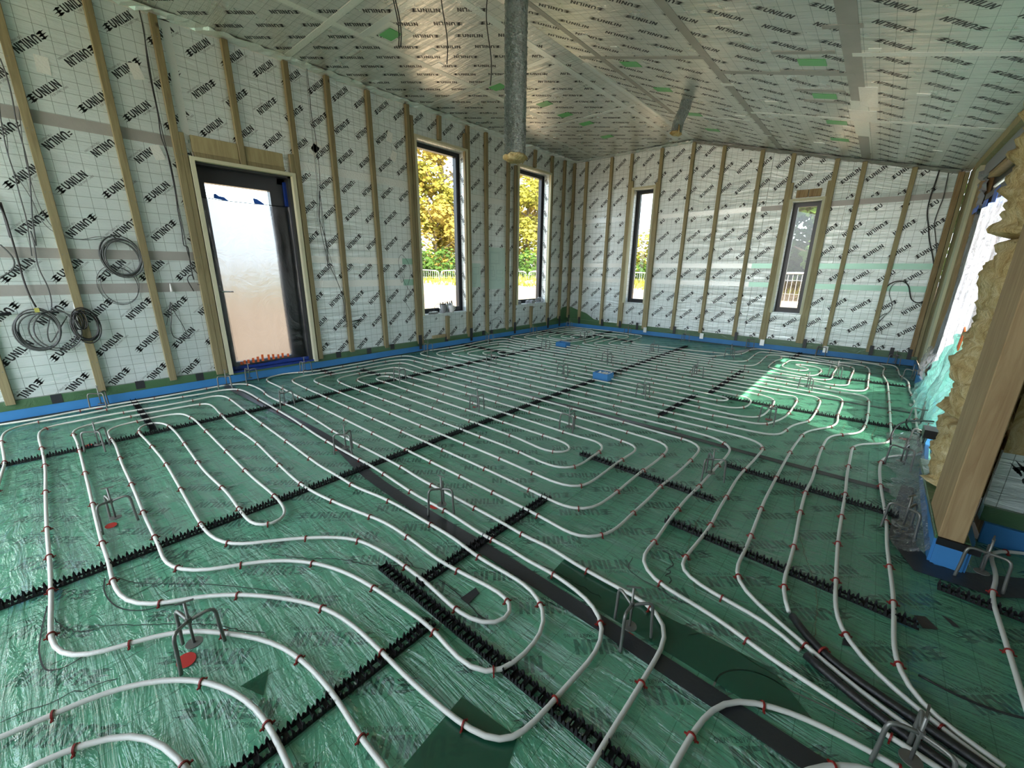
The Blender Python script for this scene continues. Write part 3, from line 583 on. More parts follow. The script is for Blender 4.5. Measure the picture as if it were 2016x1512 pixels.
 'n10': '5441,-4645 5409,-4663 5366,-4680 5327,-4708 5308,-4733 5300,-4771 5297,-4879 5299,-4942 5292,-4984 5270,-5046 5258,-5100 5258,-5144 5259,-5208 5257,-5307 5257,-5427 5255,-5545 5254,-5609 5253,-5676',
 's0': '4729,-5698 4777,-5764 4835,-5810 4902,-5844 4962,-5859 5017,-5877 5067,-5890 5115,-5901 5149,-5914 5170,-5924',
 's1': '4783,-5844 4840,-5876 4904,-5910 4961,-5940 5014,-5950 5062,-5964 5085,-5971 5106,-5980',
}
WIRES = {
 'lw0': '30,-6218,3043 30,-6216,2906 30,-6226,2763 30,-6232,2642 30,-6233,2471 30,-6232,2334 30,-6239,2165 30,-6222,2064 30,-6219,1876 30,-6219,1738 30,-6225,1596 30,-6225,1452 30,-6231,1304 30,-6210,1317 30,-6213,1105 30,-6209,1011 30,-6212,1074 30,-6256,1043 30,-6225,918',
 'lw1': '30,-6216,2998 30,-6220,2847 30,-6222,2729 30,-6226,2583 30,-6228,2447 30,-6227,2297 30,-6223,2156 30,-6213,2012 30,-6212,1849 30,-6215,1724 30,-6215,1583 30,-6215,1438 30,-6218,1331 30,-6212,1227 30,-6183,1089 30,-6123,1010 30,-6137,963 30,-6188,980',
 'lw2': '30,-7027,2468 30,-7020,2359 30,-7023,2234 30,-7034,2104 30,-7035,1907 30,-7043,1770 30,-7064,1629 30,-7093,1449 30,-7113,1266 30,-7118,1385 30,-7120,1275 30,-7132,1151 30,-7127,1069 30,-7115,999 30,-7117,868 30,-7145,764 30,-7187,633 30,-7186,558 30,-7114,667 30,-7058,757',
 'lw3': '30,-7241,1606 30,-7217,1461 30,-7223,1321 30,-7219,1562 30,-7217,1424 30,-7218,1283 30,-7220,1138 30,-7222,1026 30,-7216,912 30,-7202,834',
 'lw4': '30,-7046,2412 30,-7099,2131 30,-7118,1891 30,-7116,1770 30,-7119,1622 30,-7122,1447 30,-7133,1336 30,-7148,1201',
 'lw5': '30,-7128,2206 30,-7098,2025 30,-7119,1814 30,-7067,1594 30,-7041,1429 30,-6984,1360 30,-6879,1328 30,-6765,1360 30,-6686,1352',
 'lw6': '30,-6998,2241 30,-7044,1827 30,-7036,1538 30,-7001,1408 30,-6924,1338 30,-6811,1331 30,-6704,1364',
 'lw7': '30,-7280,1274 30,-7246,1210 30,-7238,1150 30,-7271,1088 30,-7328,1052',
 'pig1': '20,-6410,831 20,-6425,692 20,-6447,583 20,-6434,509 20,-6372,494 20,-6326,497',
 'pig2': '20,-6405,823 20,-6395,737 20,-6361,639 20,-6339,539 20,-6326,497',
 'pig3': '20,-6410,831 20,-6438,740 20,-6469,633',
 'rw0': '30,-4950,3051 30,-4952,2821 30,-4954,2664 30,-4937,2508 30,-4935,2295 30,-4939,2075 30,-4956,1882 30,-4985,1685 30,-4996,1595 30,-4980,1432 30,-4958,1284 30,-4951,1132 30,-4961,1931 30,-4972,1795 30,-4991,1671 30,-4978,1580 30,-4950,1457 30,-4939,1330 30,-4932,1168 30,-4885,1035 30,-4832,864 30,-4810,688 30,-4822,528 30,-4737,512 30,-4598,528 30,-4698,518 30,-4857,460 30,-4761,469 30,-4619,511',
 'rw1': '30,-4960,3033 30,-4973,2722 30,-4968,2469 30,-4972,2138 30,-4973,1898 30,-4966,1719 30,-4962,1503 30,-4906,1206 30,-4854,932 30,-4788,748 30,-4812,625 30,-4783,476 30,-4693,446',
 'rw2': '30,-3893,449 30,-3884,571 30,-3948,695 30,-3910,891 30,-3849,1085 30,-3887,1219 30,-3973,1311 30,-4024,1235 30,-4011,1104 30,-4000,951 30,-3946,1047 30,-3988,1104 30,-3974,989 30,-3910,891 30,-3822,769',
 'rw3': '30,-2319,141 30,-2299,233 30,-2280,310 30,-2203,344 30,-2104,363 30,-2044,290 30,-2007,225 30,-2044,249 30,-2124,324 30,-2222,339 30,-2337,302',
 'bw0': '5019,-30,2291 5012,-30,2153 5003,-30,2005 5012,-30,1840 5058,-30,1669 5095,-30,1526 5158,-30,1354 5207,-30,1195 5238,-30,1064 5222,-30,1047 5225,-30,928 5203,-30,822 5154,-30,788 5085,-30,823 5051,-30,905 5021,-30,996 4953,-30,1051 4863,-30,1029 4809,-30,941 4806,-30,862',
 'bw1': '5101,-30,2254 5110,-30,2102 5113,-30,1968 5100,-30,1833 5097,-30,1723 5143,-30,1553 5186,-30,1382 5218,-30,1180 5235,-30,1034',
 'bw2': '4965,-30,1047 4888,-30,1022 4857,-30,943 4863,-30,881 4912,-30,773 4919,-30,687 4882,-30,628 4847,-30,560 4821,-30,501 4890,-30,653 4828,-30,591 4821,-30,501 4867,-30,456 4889,-30,376',
 'bw3': '581,-30,220 588,-30,304 624,-30,377 676,-30,392 718,-30,372',
 'bw4': '-52,-30,768 -39,-30,672 -116,-30,571 -119,-30,485 -92,-30,400 -132,-30,310',
 'bw5': '1421,-30,269 1427,-30,352 1405,-30,433',
 'fc0': '5006,-3547,20 4996,-3543,60 4998,-3526,100 5019,-3456,140 5071,-3369,160 5154,-3319,170 5252,-3287,170',
 'fc1': '5250,-3369,150 5209,-3278,100 5173,-3254,60 5129,-3295,60 5084,-3336,100 5058,-3412,160 5053,-3480,200',
 'fc2': '5149,-3450,20 5146,-3343,40 5159,-3360,100 5200,-3352,120',
 'fc3': '5042,-5688,8 5065,-5691,8 5094,-5698,8 5127,-5698,8 5159,-5698,8 5196,-5689,8 5247,-5667,8 5277,-5651,8',
}

# ------------------------------------------------------------------ ceiling: flat part, then sloping down to the right
ceiling = bpy.data.objects.new('ceiling', None); COL.objects.link(ceiling); tag(ceiling, kind='structure')
def cslab(bm, x0, x1, y0, y1, lo, hi):
    """slab that follows the ceiling underside; lo/hi measured below it (negative = above)"""
    L = bm.loops.layers.uv.verify()
    vs = [bm.verts.new((x, y, zceil(x) - d)) for d in (hi, lo) for y in (y0, y1) for x in (x0, x1)]
    for q in ((0, 2, 3, 1), (4, 5, 7, 6), (0, 1, 5, 4), (2, 6, 7, 3), (0, 4, 6, 2), (1, 3, 7, 5)):
        f = bm.faces.new([vs[i] for i in q])
        for lp in f.loops: lp[L].uv = (lp.vert.co.x * (1 if lp.vert.co.x < XC else 1.036), lp.vert.co.y)
bm = bmesh.new(); cslab(bm, -.25, XC, Y_NEAR, .2, -.25, -.05); cslab(bm, XC, 5.42, -4.6, .2, -.25, -.05); cslab(bm, XC, X_ALC + .2, Y_NEAR, -4.6, -.25, -.05)
mk('roof_deck', bm, 'osb', ceiling)
xf = [0, .93, 1.97, XC]; xs_ = [XC, 3.38, 4.33, X_R]
ycf = [-9.6, -8.3, -6.75, -5.14, -3.50, -1.9, 0]; ycs = [-9.6, -8.0, -6.4, -4.85, -3.33, -1.80, 0]
for X, Yc in ((xf, ycf), (xs_, ycs)):
    for a, b in zip(X, X[1:]):
        for c, d in zip(Yc, Yc[1:]):
            bm = bmesh.new(); cslab(bm, a + .001, b - .001, c + .001, d - .001, -.05, 0); mk('insulation_board', bm, 'ceil_foil', ceiling)
bm = bmesh.new(); cslab(bm, X_R, X_ALC, Y_NEAR, -4.6, -.05, 0); mk('insulation_board', bm, 'ceil_foil', ceiling)
prints('printed_lettering', ceiling, 'ink', (0, 0, ZC), (1, 0, 0), (0, -1, 0), (0, 0, -1), (.01, XC - .01, .01, 8.5), pitch=(.29, .235), ang=-41, off=(.21, .03), sub=None, seed=8)
prints('printed_lettering', ceiling, 'ink', (XC, 0, ZC), (1, 0, SL), (0, -1, 0), (-.26, 0, -.965), (.01, X_R - XC - .01, .01, 8.5), pitch=(.28, .245), ang=-41, off=(.12, .1), sub=None, seed=9)
def ctape(name, mat, x0, x1, y0, y1, lift=.002):
    for a, b in ((x0, min(x1, XC)), (max(x0, XC), x1)):
        if b - a > .004:
            bm = bmesh.new(); cslab(bm, a, b, y0, y1, 0, lift); mk(name, bm, mat, ceiling)
T = 'tape_silver'
for x, a, b, m, w in ((.93, -6.6, -2.3, 'tape_white', .035), (1.97, -6.6, -.2, T, .035), (2.42, -5.4, -1.25, 'tape_dull', .03), (3.38, -6.5, 0, 'tape_dull', .035), (4.33, -6.5, -2.4, 'tape_dull', .05), (4.33, -2.4, -1.2, 'tape_white', .06), (4.33, -1.2, 0, 'tape_dull', .045), (.5, -2.0, 0, T, .03), (XC, -3.2, 0, T, .035)):
    ctape('joint_tape', m, x - w, x + w, a, b)
for y, a, b, m in ((-5.14, 0, 1.97, 'tape_white'), (-4.86, .93, 1.97, T), (-3.50, 0, 1.97, T), (-3.33, 2.2, 3.38, 'tape_dull'), (-3.01, 3.38, 4.33, 'tape_dull'), (-3.38, 4.33, X_R, 'tape_white'), (-1.81, 3.38, X_R, 'tape_white'), (-1.9, 0, 2.1, T), (-1.45, 2.2, 3.3, T), (-6.7, 0, X_R, T)):
    ctape('joint_tape', m, a, b, y - .03, y + .03, .0026)
for x, y, w, h in ((4.05, -3.42, .38, .05), (4.05, -3.06, .38, .05), (4.08, -2.62, .35, .05), (4.08, -2.33, .3, .05), (4.4, -2.5, .12, .5), (4.35, -1.95, .2, .35), (4.3, -3.8, .2, .05)):
    ctape('joint_tape', 'tape_dull' if w > h else T, x - w / 2, x + w / 2, y - h / 2, y + h / 2, .003)
for y in (-4.71,):
    for a, b, c, d in ((1.0, 1.32, -4.83, -4.79), (1.0, 1.32, -4.62, -4.58), (1.0, 1.04, -4.79, -4.62), (1.28, 1.32, -4.79, -4.62)): ctape('joint_tape', 'tape_white', a, b, c, d, .003)
rp = random.Random(5)
for x, y in [(1.15, -4.71), (1.14, -3.34), (1.25, -2.62), (1.24, -2.16), (1.28, -1.70), (1.22, -1.0), (2.65, -3.17), (2.67, -2.46), (2.69, -1.55), (2.69, -.81), (4.09, -3.24), (4.10, -2.48), (4.13, -1.66), (4.11, -.94)]:
    ctape('green_patch', 'green_patch', x - .085, x + .085, y - .06, y + .06, .004)
for k in range(26):
    x, y = rp.uniform(.15, 5.1), rp.uniform(-5.4, -.3); w = rp.uniform(.03, .06)
    ctape('tape_patch', rp.choice(['tape_white', T, T]), x - w, x + w, y - w * .6, y + w * .6, .0035)
# crumpled foil seal where walls meet the ceiling
def crumple(name, parent, mat, a, b, w, n, amp, seed):
    rnd = random.Random(seed); a = Vector(a); b = Vector(b); w = Vector(w); bm = bmesh.new(); rows = []
    for i in range(n + 1):
        p = a.lerp(b, i / n)
        rows.append([bm.verts.new(p + w * (j / 3) + Vector((rnd.uniform(-amp, amp), rnd.uniform(-amp, amp), rnd.uniform(-amp, amp)))) for j in range(4)])
    for r, s in zip(rows, rows[1:]):
        for j in range(3): bm.faces.new((r[j], r[j + 1], s[j + 1], s[j]))
    return mk(name, bm, mat, parent)
crumple('foil_seal', ceiling, 'tape_silver', (.004, -7.5, 3.05), (.004, -.0, 3.05), (.07, 0, .035), 160, .008, 1)
crumple('foil_seal', ceiling, 'tape_silver', (.0, -.006, 3.06), (XC, -.006, 3.05), (0, -.06, .03), 70, .006, 2)
crumple('foil_seal', ceiling, 'tape_dull', (XC, -.006, 3.04), (5.2, -.006, zceil(5.2) - .04), (0, -.06, .03), 90, .006, 3)

# ------------------------------------------------------------------ battens
WORDS = ['first', 'second', 'third', 'fourth', 'fifth', 'sixth', 'seventh', 'eighth', 'ninth', 'tenth', 'eleventh', 'twelfth', 'thirteenth', 'fourteenth', 'fifteenth', 'sixteenth', 'seventeenth', 'eighteenth', 'nineteenth', 'twentieth']
def batten(axis, c, z0, z1, label, w=.05, d=.045, mat='batten', lean=0, nails=True):
    bm = bmesh.new()
    if axis == 'L': box(bm, 0, d, -w / 2, w / 2, 0, z1 - z0); loc = (.0005, c, z0)
    else: box(bm, -w / 2, w / 2, -d, 0, 0, z1 - z0); loc = (c, -.0005, z0)
    if lean:
        for v in bm.verts:
            if v.co.z > .01:
                if axis == 'L': v.co.y += lean
                else: v.co.x += lean
    bmesh.ops.bevel(bm, geom=bm.edges[:], offset=.002, segments=1, affect='EDGES')
    o = mk('batten', bm, mat, None, loc=loc)
    tag(o, label, 'batten', 'battens on the left wall' if axis == 'L' else 'battens on the back wall')
    if nails:
        rn = random.Random(int(c * 1000)); bm = bmesh.new()
        for z in [z0 + .25 + k * .42 for k in range(int((z1 - z0 - .3) / .42) + 1)]:
            for s in (-.012, .013):
                q = rn.uniform(-.01, .01)
                if axis == 'L': box(bm, d, d + .0012, s - .003, s + .003, z - z0 + q, z - z0 + q + .006)
                else: box(bm, s - .003, s + .003, -d - .0012, -d, z - z0 + q, z - z0 + q + .006)
        if len(bm.verts): n = mk('nail_heads', bm, 'steel', o); n['kind'] = 'stuff'
        else: bm.free()
    return o
LB = [(-7.47, .13, 3.05, 'full height batten at the camera end of the left wall, mostly out of view'), (-6.98, .13, 3.05, 'full height batten behind the grey cable coils on the left wall'),
 (-6.508, .13, 3.05, 'full height batten between the cable coils and the white-sleeved cable tails'), (-6.15, .12, 3.05, 'full height batten directly left of the glazed door'),
 (-5.655, 2.06, 3.05, 'short batten standing on the timber above the glazed door'), (-5.155, .116, 3.05, 'full height batten directly right of the glazed door'),
 (-4.765, .143, 3.05, 'first clear full height batten right of the door on the left wall'), (-4.285, .13, 3.05, 'second clear full height batten right of the door on the left wall'),
 (-3.765, .117, 3.05, 'full height batten left of the taller left-wall window'), (-3.28, 2.765, 3.05, 'short batten above the window that has mugs on its sill'),
 (-3.243, .12, .465, 'short batten below the window that has mugs on its sill'), (-2.772, .10, 3.05, 'full height batten right of the window that has mugs on its sill'),
 (-2.40, .13, 3.05, 'full height batten left of the pinned drawing sheet'), (-1.915, .13, 3.05, 'full height batten right of the pinned drawing sheet'),
 (-1.243, 2.785, 3.05, 'short batten above the second window nearest the back corner'), (-1.258, .10, .49, 'short batten below the second window nearest the back corner'),
 (-.745, .09, 3.05, 'full height batten right of the second window nearest the back corner'), (-.355, .19, 3.05, 'full height batten between the second window and the back corner'), (-.03, .19, 3.06, 'full height batten in the back corner on the left wall')]
for c, z0, z1, lab in LB: batten('L', c, z0, z1, lab, lean=.01 * math.sin(c * 9))
for c, z0, z1, lab in ((-6.103, .12, 2.235, 'trimmer batten beside the door lining on its left'), (-5.208, .116, 2.235, 'trimmer batten beside the door lining on its right'), (-3.716, .108, 2.945, 'trimmer batten beside the mug window lining on its left'),
    (-2.822, .11, 2.945, 'trimmer batten beside the mug window lining on its right'), (-1.728, .094, 2.735, 'trimmer batten beside the second window lining on its left')):
    batten('L', c + (-.0 if c > -6 else -.0), z0, z1, lab, w=.042, d=.043)
BB = [(.292, .17, 3.05, 'first full height batten right of the back corner on the back wall'), (.79, .12, 3.05, 'second full height batten right of the back corner on the back wall'), (1.17, .12, 3.05, 'full height batten left of the sky-lit narrow window'),
 (1.70, .15, 3.05, 'full height batten right of the sky-lit narrow window'), (2.185, .15, 3.05, 'back wall batten where the flat ceiling starts to slope'), (2.65, .15, zceil(2.65) - .03, 'back wall batten one right of the ceiling crease'),
 (3.16, .15, zceil(3.16) - .03, 'back wall batten two right of the ceiling crease'), (3.54, .15, zceil(3.54) - .03, 'full height batten left of the narrow window full of dark trees'), (4.05, .15, zceil(4.05) - .03, 'full height batten right of the narrow window full of dark trees'),
 (4.33, .13, zceil(4.33) - .03, 'back wall batten left of the looped black wires'), (5.262, .13, zceil(5.262) - .02, 'narrow greenish batten squeezed beside the brown one in the right-hand back corner'), (4.80, .13, zceil(4.8) - .03, 'back wall batten crossed by the thin looped wire'), (5.215, .13, zceil(5.215) - .02, 'brown batten in the right-hand back corner beside the sliding door')]
for i, (c, z0, z1, lab) in enumerate(BB): batten('B', c, z0, z1, lab, mat='pine' if 5.2 < c < 5.23 else 'batten_b', w=.034 if c > 5.23 else .05, lean=-.008 * math.sin(c * 5))
for c, z0, z1, lab in ((3.583, .15, 2.32, 'trimmer batten beside the dark-tree window on its left'), (4.008, .15, 2.30, 'trimmer batten beside the dark-tree window on its right'), (1.212, .12, 2.62, 'trimmer batten beside the sky-lit narrow window on its left'), (1.658, .12, 2.55, 'trimmer batten beside the sky-lit narrow window on its right')):
    batten('B', c, z0, z1, lab, w=.042, d=.043, mat='batten_b')
# timber above the door (beam of two stepped layers) and above the dark-tree window
def timber(x0, x1, y0, y1, z0, z1, lab, mat='batten_b'):
    bm = bmesh.new(); box(bm, -(x1 - x0) / 2, (x1 - x0) / 2, -(y1 - y0) / 2, (y1 - y0) / 2, 0, z1 - z0); bmesh.ops.bevel(bm, geom=bm.edges[:], offset=.0015, segments=1, affect='EDGES')
    return tag(mk('timber_noggin', bm, mat, None, loc=((x0 + x1) / 2, (y0 + y1) / 2, z0)), lab, 'timber')
timber(.0005, .03, -6.035, -5.685, 2.10, 2.232, 'timber noggin above the door, left of the short batten')
timber(.0005, .03, -5.625, -5.29, 2.10, 2.226, 'timber noggin above the door, right of the short batten')
timber(.0005, .036, -6.03, -5.685, 2.062, 2.099, 'low timber strip resting on the door lining, left half', 'batten'); timber(.0005, .036, -5.625, -5.29, 2.062, 2.099, 'low timber strip resting on the door lining, right half', 'batten')
timber(3.655, 3.79, -.03, -.0005, 2.125, 2.22, 'timber noggin above the dark-tree window, left block', 'pine'); timber(3.80, 3.935, -.03, -.0005, 2.125, 2.22, 'timber noggin above the dark-tree window, right block', 'pine')
timber(.001, .03, -3.52, -3.29, .155, .20, 'short pale timber offcut on the sill membrane under the mug window')
# black tape tabs on the sill membrane
for i, y in enumerate((-7.24, -6.74, -6.31, -4.94, -4.54, -4.2, -3.27, -2.49, -2.30)):
    bm = bmesh.new(); box(bm, .025, .028, -.03, .03, 0, .07); mk('tape_tab', bm, 'tape_black', bpy.data.objects['trim_1'], loc=(0, y, .088 + .01 * (i % 2)))
for i, y in enumerate((-3.76, -2.78, -1.73, -.745, -.36, -.03)):
    bm = bmesh.new(); box(bm, .045, .049, -.028, .028, 0, .15); box(bm, .0455, .05, -.022, .022, -.05, .01); mk('tape_tab', bm, 'tape_black', wall_left, loc=(0, y, .09))
for i, x in enumerate((.31, .83, 1.21, 1.55, 2.23, 3.2, 4.10, 4.83, 5.20, 5.03)):
    bm = bmesh.new(); box(bm, -.02, .02, -.052, -.0455, 0, .13); mk('tape_tab', bm, 'tape_black', wall_back, loc=(x, 0, .09))
for i, x in enumerate((1.71, 2.69, 3.57, 4.35)):
    bm = bmesh.new(); box(bm, -.028, .028, -.055, -.0455, 0, .09); mk('tape_tab', bm, 'tape_silver', wall_back, loc=(x, 0, .06))

# ------------------------------------------------------------------ windows and door
def LW_(bm, a, b, c, d, x0, x1): box(bm, x0, x1, a, b, c, d, uv=lambda q: (q.x + q.y, q.z))
def BW_(bm, a, b, c, d, x0, x1): box(bm, a, b, -x1, -x0, c, d, uv=lambda q: (q.x + q.y, q.z))
for n, w in WIN.items():
    root = bpy.data.objects.new('window_%d' % n, None); COL.objects.link(root); tag(root, kind='structure')
    f = LW_ if w['wall'] == 'L' else BW_; a, b, c, d = w['a'], w['b'], w['z0'], w['z1']
    t = .032
    for r in ((a - t, a, c, d), (b, b + t, c, d), (a - t, b + t, d, d + t)):
        bm = bmesh.new(); f(bm, r[0], r[1], r[2], r[3], .0005, .046); mk('lining_board', bm, 'pale_lining', root)
    # reveals (foil-faced board) and sill
    for r in ((a, a + .006, c, d), (b - .006, b, c, d), (a, b, d - .006, d), (a, b, c, c + .008)):
        bm = bmesh.new(); f(bm, r[0], r[1], r[2], r[3], -.19, .003 if r[3] - r[2] > .1 else .02); mk('reveal_board', bm, 'wall_foil', root)
    g = .055; x0, x1 = -.18, -.115
    for r in ((a + .006, a + .006 + g, c + .008, d - .006), (b - .006 - g, b - .006, c + .008, d - .006), (a + .006 + g, b - .006 - g, c + .008, c + .008 + g + .01), (a + .006 + g, b - .006 - g, d - .006 - g, d - .006)):
        bm = bmesh.new(); f(bm, r[0], r[1], r[2], r[3], x0, x1); mk('window_frame', bm, 'frame_dark', root)
    bm = bmesh.new(); f(bm, a + .055, b - .055, c + .06, d - .055, -.152, -.146); mk('pane', bm, 'glass', root)
    # black tape sealing the frame to the reveal
    bm = bmesh.new(); f(bm, b - .0095, b - .0065, c + .01, d - .01, -.115, -.095); f(bm, a + .0065, a + .0095, c + .01, d - .01, -.115, -.095); mk('sealing_tape', bm, 'tape_black', root)
    if w['wall'] == 'L':
        prints('printed_lettering', root, 'ink', (-.05, b - .006, 0), (1, 0, 0), (0, 0, 1), (0, -1, 0), (-.06, .05, c + .05, d - .05), pitch=(.5, .27), ang=-55, off=(.01, .2), sub=None, seed=2)
door = bpy.data.objects.new('door_1', None); COL.objects.link(door); tag(door, kind='structure')
a, b, c, d = DOOR
for r in ((a - .035, a, c, d), (b, b + .035, c, d), (a - .035, b + .035, d, d + .03)):
    bm = bmesh.new(); LW_(bm, r[0], r[1], r[2], r[3], .0005, .05); mk('lining_board', bm, 'pale_lining', door)
bm = bmesh.new(); LW_(bm, a, b, c - .1, c + .02, -.2, .02); mk('threshold', bm, 'tape_blue_dark', door)
bm = bmesh.new(); LW_(bm, a, b, c - .012, c + .004, .0, .03); mk('sill_membrane', bm, 'green_sill', door)
bm = bmesh.new(); LW_(bm, b - .03, b, c + .02, d, -.19, .0); mk('reveal_board', bm, 'tape_black', door)  # black colour stands in for the shadow on this jamb reveal
bm = bmesh.new(); LW_(bm, b - .05, b - .03, c + .02, d - .05, -.10, -.06); mk('blue_jamb_tape', bm, 'tape_blue_dark', door)
bm = bmesh.new(); LW_(bm, a, b, d - .02, d, -.19, .0); mk('reveal_head', bm, 'tape_black', door)
for nm, r in (('door_frame', (a, a + .025, c + .02, d - .02)), ('door_frame', (b - .10, b - .03, c + .02, d - .02)), ('door_frame', (a, b - .03, d - .075, d - .02))):
    bm = bmesh.new(); LW_(bm, r[0], r[1], r[2], r[3], -.17, -.10); mk(nm, bm, 'frame_dark', door)
leaf = bpy.data.objects.new('door_leaf', None); COL.objects.link(leaf); leaf.parent = door
ga, gb, gc, gd = -5.965, -5.415, .19, 1.88
for r in ((a + .025, ga, c + .02, d - .075), (gb, b - .10, c + .02, d - .075), (ga, gb, c + .02, gc), (ga, gb, gd, d - .075)):
    bm = bmesh.new(); LW_(bm, r[0], r[1], r[2], r[3], -.16, -.09); mk('leaf_frame', bm, 'frame_dark', leaf)
bm = bmesh.new(); LW_(bm, ga, gb, gc, gd, -.13, -.122); mk('pane', bm, 'glass', leaf)
bm = bmesh.new(); box(bm, -.09, -.084, -6.012, -5.986, .79, .975); mk('handle_plate', bm, 'chrome', leaf)
bm = bmesh.new(); tube(bm, [(-.085, -5.999, .905), (-.045, -5.999, .905), (-.04, -5.99, .905), (-.04, -5.895, .900)], .0075, 8); mk('door_handle', bm, 'chrome', leaf, True)
# polythene over the door, hung from a cord
bm = bmesh.new(); R_ = []
for j in range(41):
    z = .145 + (1.742 - .145) * j / 40
    R_.append([bm.verts.new((-.062 + .008 * noise.noise(Vector((i * .35, z * 2.2, 3))) + (.02 if i in (0, 30) else 0), -6.025 + (.765) * i / 30, z - (.012 * math.sin(math.pi * i / 30) if j == 40 else 0))) for i in range(31)])
for j in range(40):
    for i in range(30): bm.faces.new((R_[j][i], R_[j][i + 1], R_[j + 1][i + 1], R_[j + 1][i]))
tag(mk('polythene_sheet', bm, 'blur_sheet', None, True), 'cloudy polythene sheet hung over the glazed door from a cord', 'plastic sheet')
bm = bmesh.new(); tube(bm, [(-.058, -6.03, 1.748), (-.058, -5.85, 1.738), (-.058, -5.6, 1.738), (-.058, -5.27, 1.745)], .0035, 6); tag(mk('cord', bm, 'cable', None, True), 'thin dark cord stretched across the glazed door holding the polythene', 'cord')
def tape_piece(lab, pts, x, mat='tape_blue'):
    cy_ = sum(p[0] for p in pts) / len(pts); cz_ = sum(p[1] for p in pts) / len(pts)
    bm = bmesh.new(); vs = [bm.verts.new((0, p[0] - cy_, p[1] - cz_)) for p in pts]; f = bm.faces.new(vs)
    r = bmesh.ops.extrude_face_region(bm, geom=[f]); bmesh.ops.translate(bm, verts=[v for v in r['geom'] if isinstance(v, bmesh.types.BMVert)], vec=(.0015, 0, 0))
    return tag(mk('masking_tape', bm, mat, None, loc=(x, cy_, cz_)), lab, 'tape')
tape_piece('blue tape tab on the door cord nearer the handle side', [(-5.92, 1.748), (-5.80, 1.736), (-5.835, 1.768), (-5.875, 1.772), (-5.90, 1.79), (-5.915, 1.785)], -.055)
tape_piece('blue tape tab on the door cord nearer the hinge side', [(-5.585, 1.742), (-5.485, 1.738), (-5.52, 1.765), (-5.555, 1.785), (-5.59, 1.79)], -.055)
tape_piece('crumpled dark blue tape band along the bottom of the door polythene', [(-6.03, .125), (-5.24, .125), (-5.24, .155), (-5.5, .163), (-5.75, .150), (-6.03, .158)], -.045, 'tape_blue_dark')
for i, y in enumerate((-5.93, -5.90, -5.865, -5.82, -5.775, -5.73, -5.67, -5.625, -5.575, -5.53, -5.475)):
    h = (.03, .04, .04, .05, .055, .07, .06, .055, .045, .05, .035)[i]; w = .022
    bm = bmesh.new(); box(bm, -.05, -.0485, y - w / 2, y + w / 2, .165 + .0015 * i, .165 + .0015 * i + h)
    o = mk('orange_mark', bm, 'orange_tape'); tag(o, 'small orange square mark, %s along the bottom of the door polythene from its handle side' % WORDS[i], 'tape', 'orange marks at the foot of the door polythene')
# loose clear sheet over the left jamb
bm = bmesh.new(); R_ = []
for j in range(25):
    z = .13 + 1.55 * j / 24
    R_.append([bm.verts.new((-.045 + .012 * math.sin(i * 2.1 + z * 5), -6.036 + .085 * i / 5 * (1 - .55 * j / 24), z)) for i in range(6)])
for j in range(24):
    for i in range(5): bm.faces.new((R_[j][i], R_[j][i + 1], R_[j + 1][i + 1], R_[j + 1][i]))
tag(mk('plastic_flap', bm, 'polythene', None, True), 'wrinkled clear plastic flap over the handle-side door jamb', 'plastic sheet')

# ------------------------------------------------------------------ right side: sliding door wall, pier and alcove
wr = bpy.data.objects.new('wall_right', None); COL.objects.link(wr); tag(wr, kind='structure')
def wbx(name, mat, x0, x1, y0, y1, z0, z1, par=wr):
    bm = bmesh.new(); box(bm, x0, x1, y0, y1, z0, z1, uv=lambda q: (q.x + q.y, q.z)); return mk(name, bm, mat, par)
wbx('wall_backing', 'osb', 5.33, 5.52, -1.02, .2, 0, 2.24)
wbx('wall_backing', 'osb', 5.44, 5.52, -4.6, -3.98, 0, 2.24)
wbx('wall_backing', 'osb', 5.36, 5.52, -3.98, -1.02, 2.10, 2.24)
wbx('stud', 'batten', X_R - .0, 5.33, -.26, -.001, .09, 2.25); wbx('stud', 'batten_b', X_R + .005, 5.33, -.50, -.26, .09, 2.25)
wbx('stud', 'batten_b', X_R + .0, 5.33, -.62, -.50, .09, 2.25)
wbx('lining_board', 'pale_lining', X_R - .012, 5.33, -.86, -.62, .12, 2.22)
wbx('stud', 'pine', X_R + .01, 5.34, -1.02, -.86, .12, 2.0)
wbx('head_timber', 'batten_b', X_R - .02, 5.33, -9.6, -.55, 2.165, 2.235)
wbx('head_timber', 'grey_block', X_R + .02, 5.36, -4.0, -.9, 2.02, 2.165)
wbx('head_timber', 'pine', X_R + .02, 5.40, -3.98, -1.3, 1.985, 2.03)
crumple('foam_seal', wr, 'grey_block', (5.28, -.9, 2.12), (5.31, -1.05, 1.75), (.03, -.12, -.02), 10, .02, 8)
sd = bpy.data.objects.new('door_2', None); COL.objects.link(sd); tag(sd, kind='structure')
wbx('door_frame', 'frame_dark', 5.37, 5.45, -1.30, -1.02, .0, 2.10, sd); wbx('door_frame', 'frame_dark', 5.37, 5.45, -3.98, -3.88, 0, 2.10, sd)
wbx('door_frame', 'frame_dark', 5.37, 5.41, -3.88, -1.30, 1.915, 2.10, sd); wbx('door_frame', 'frame_dark', 5.322, 5.33, -3.9, -1.3, 1.795, 1.842, sd); wbx('door_frame', 'frame_dark', 5.37, 5.45, -3.88, -1.30, 0, .07, sd)
wbx('door_frame', 'frame_dark', 5.37, 5.45, -2.64, -2.55, .07, 1.915, sd)
wbx('pane', 'glass', 5.40, 5.406, -3.88, -1.30, .07, 1.915, sd)
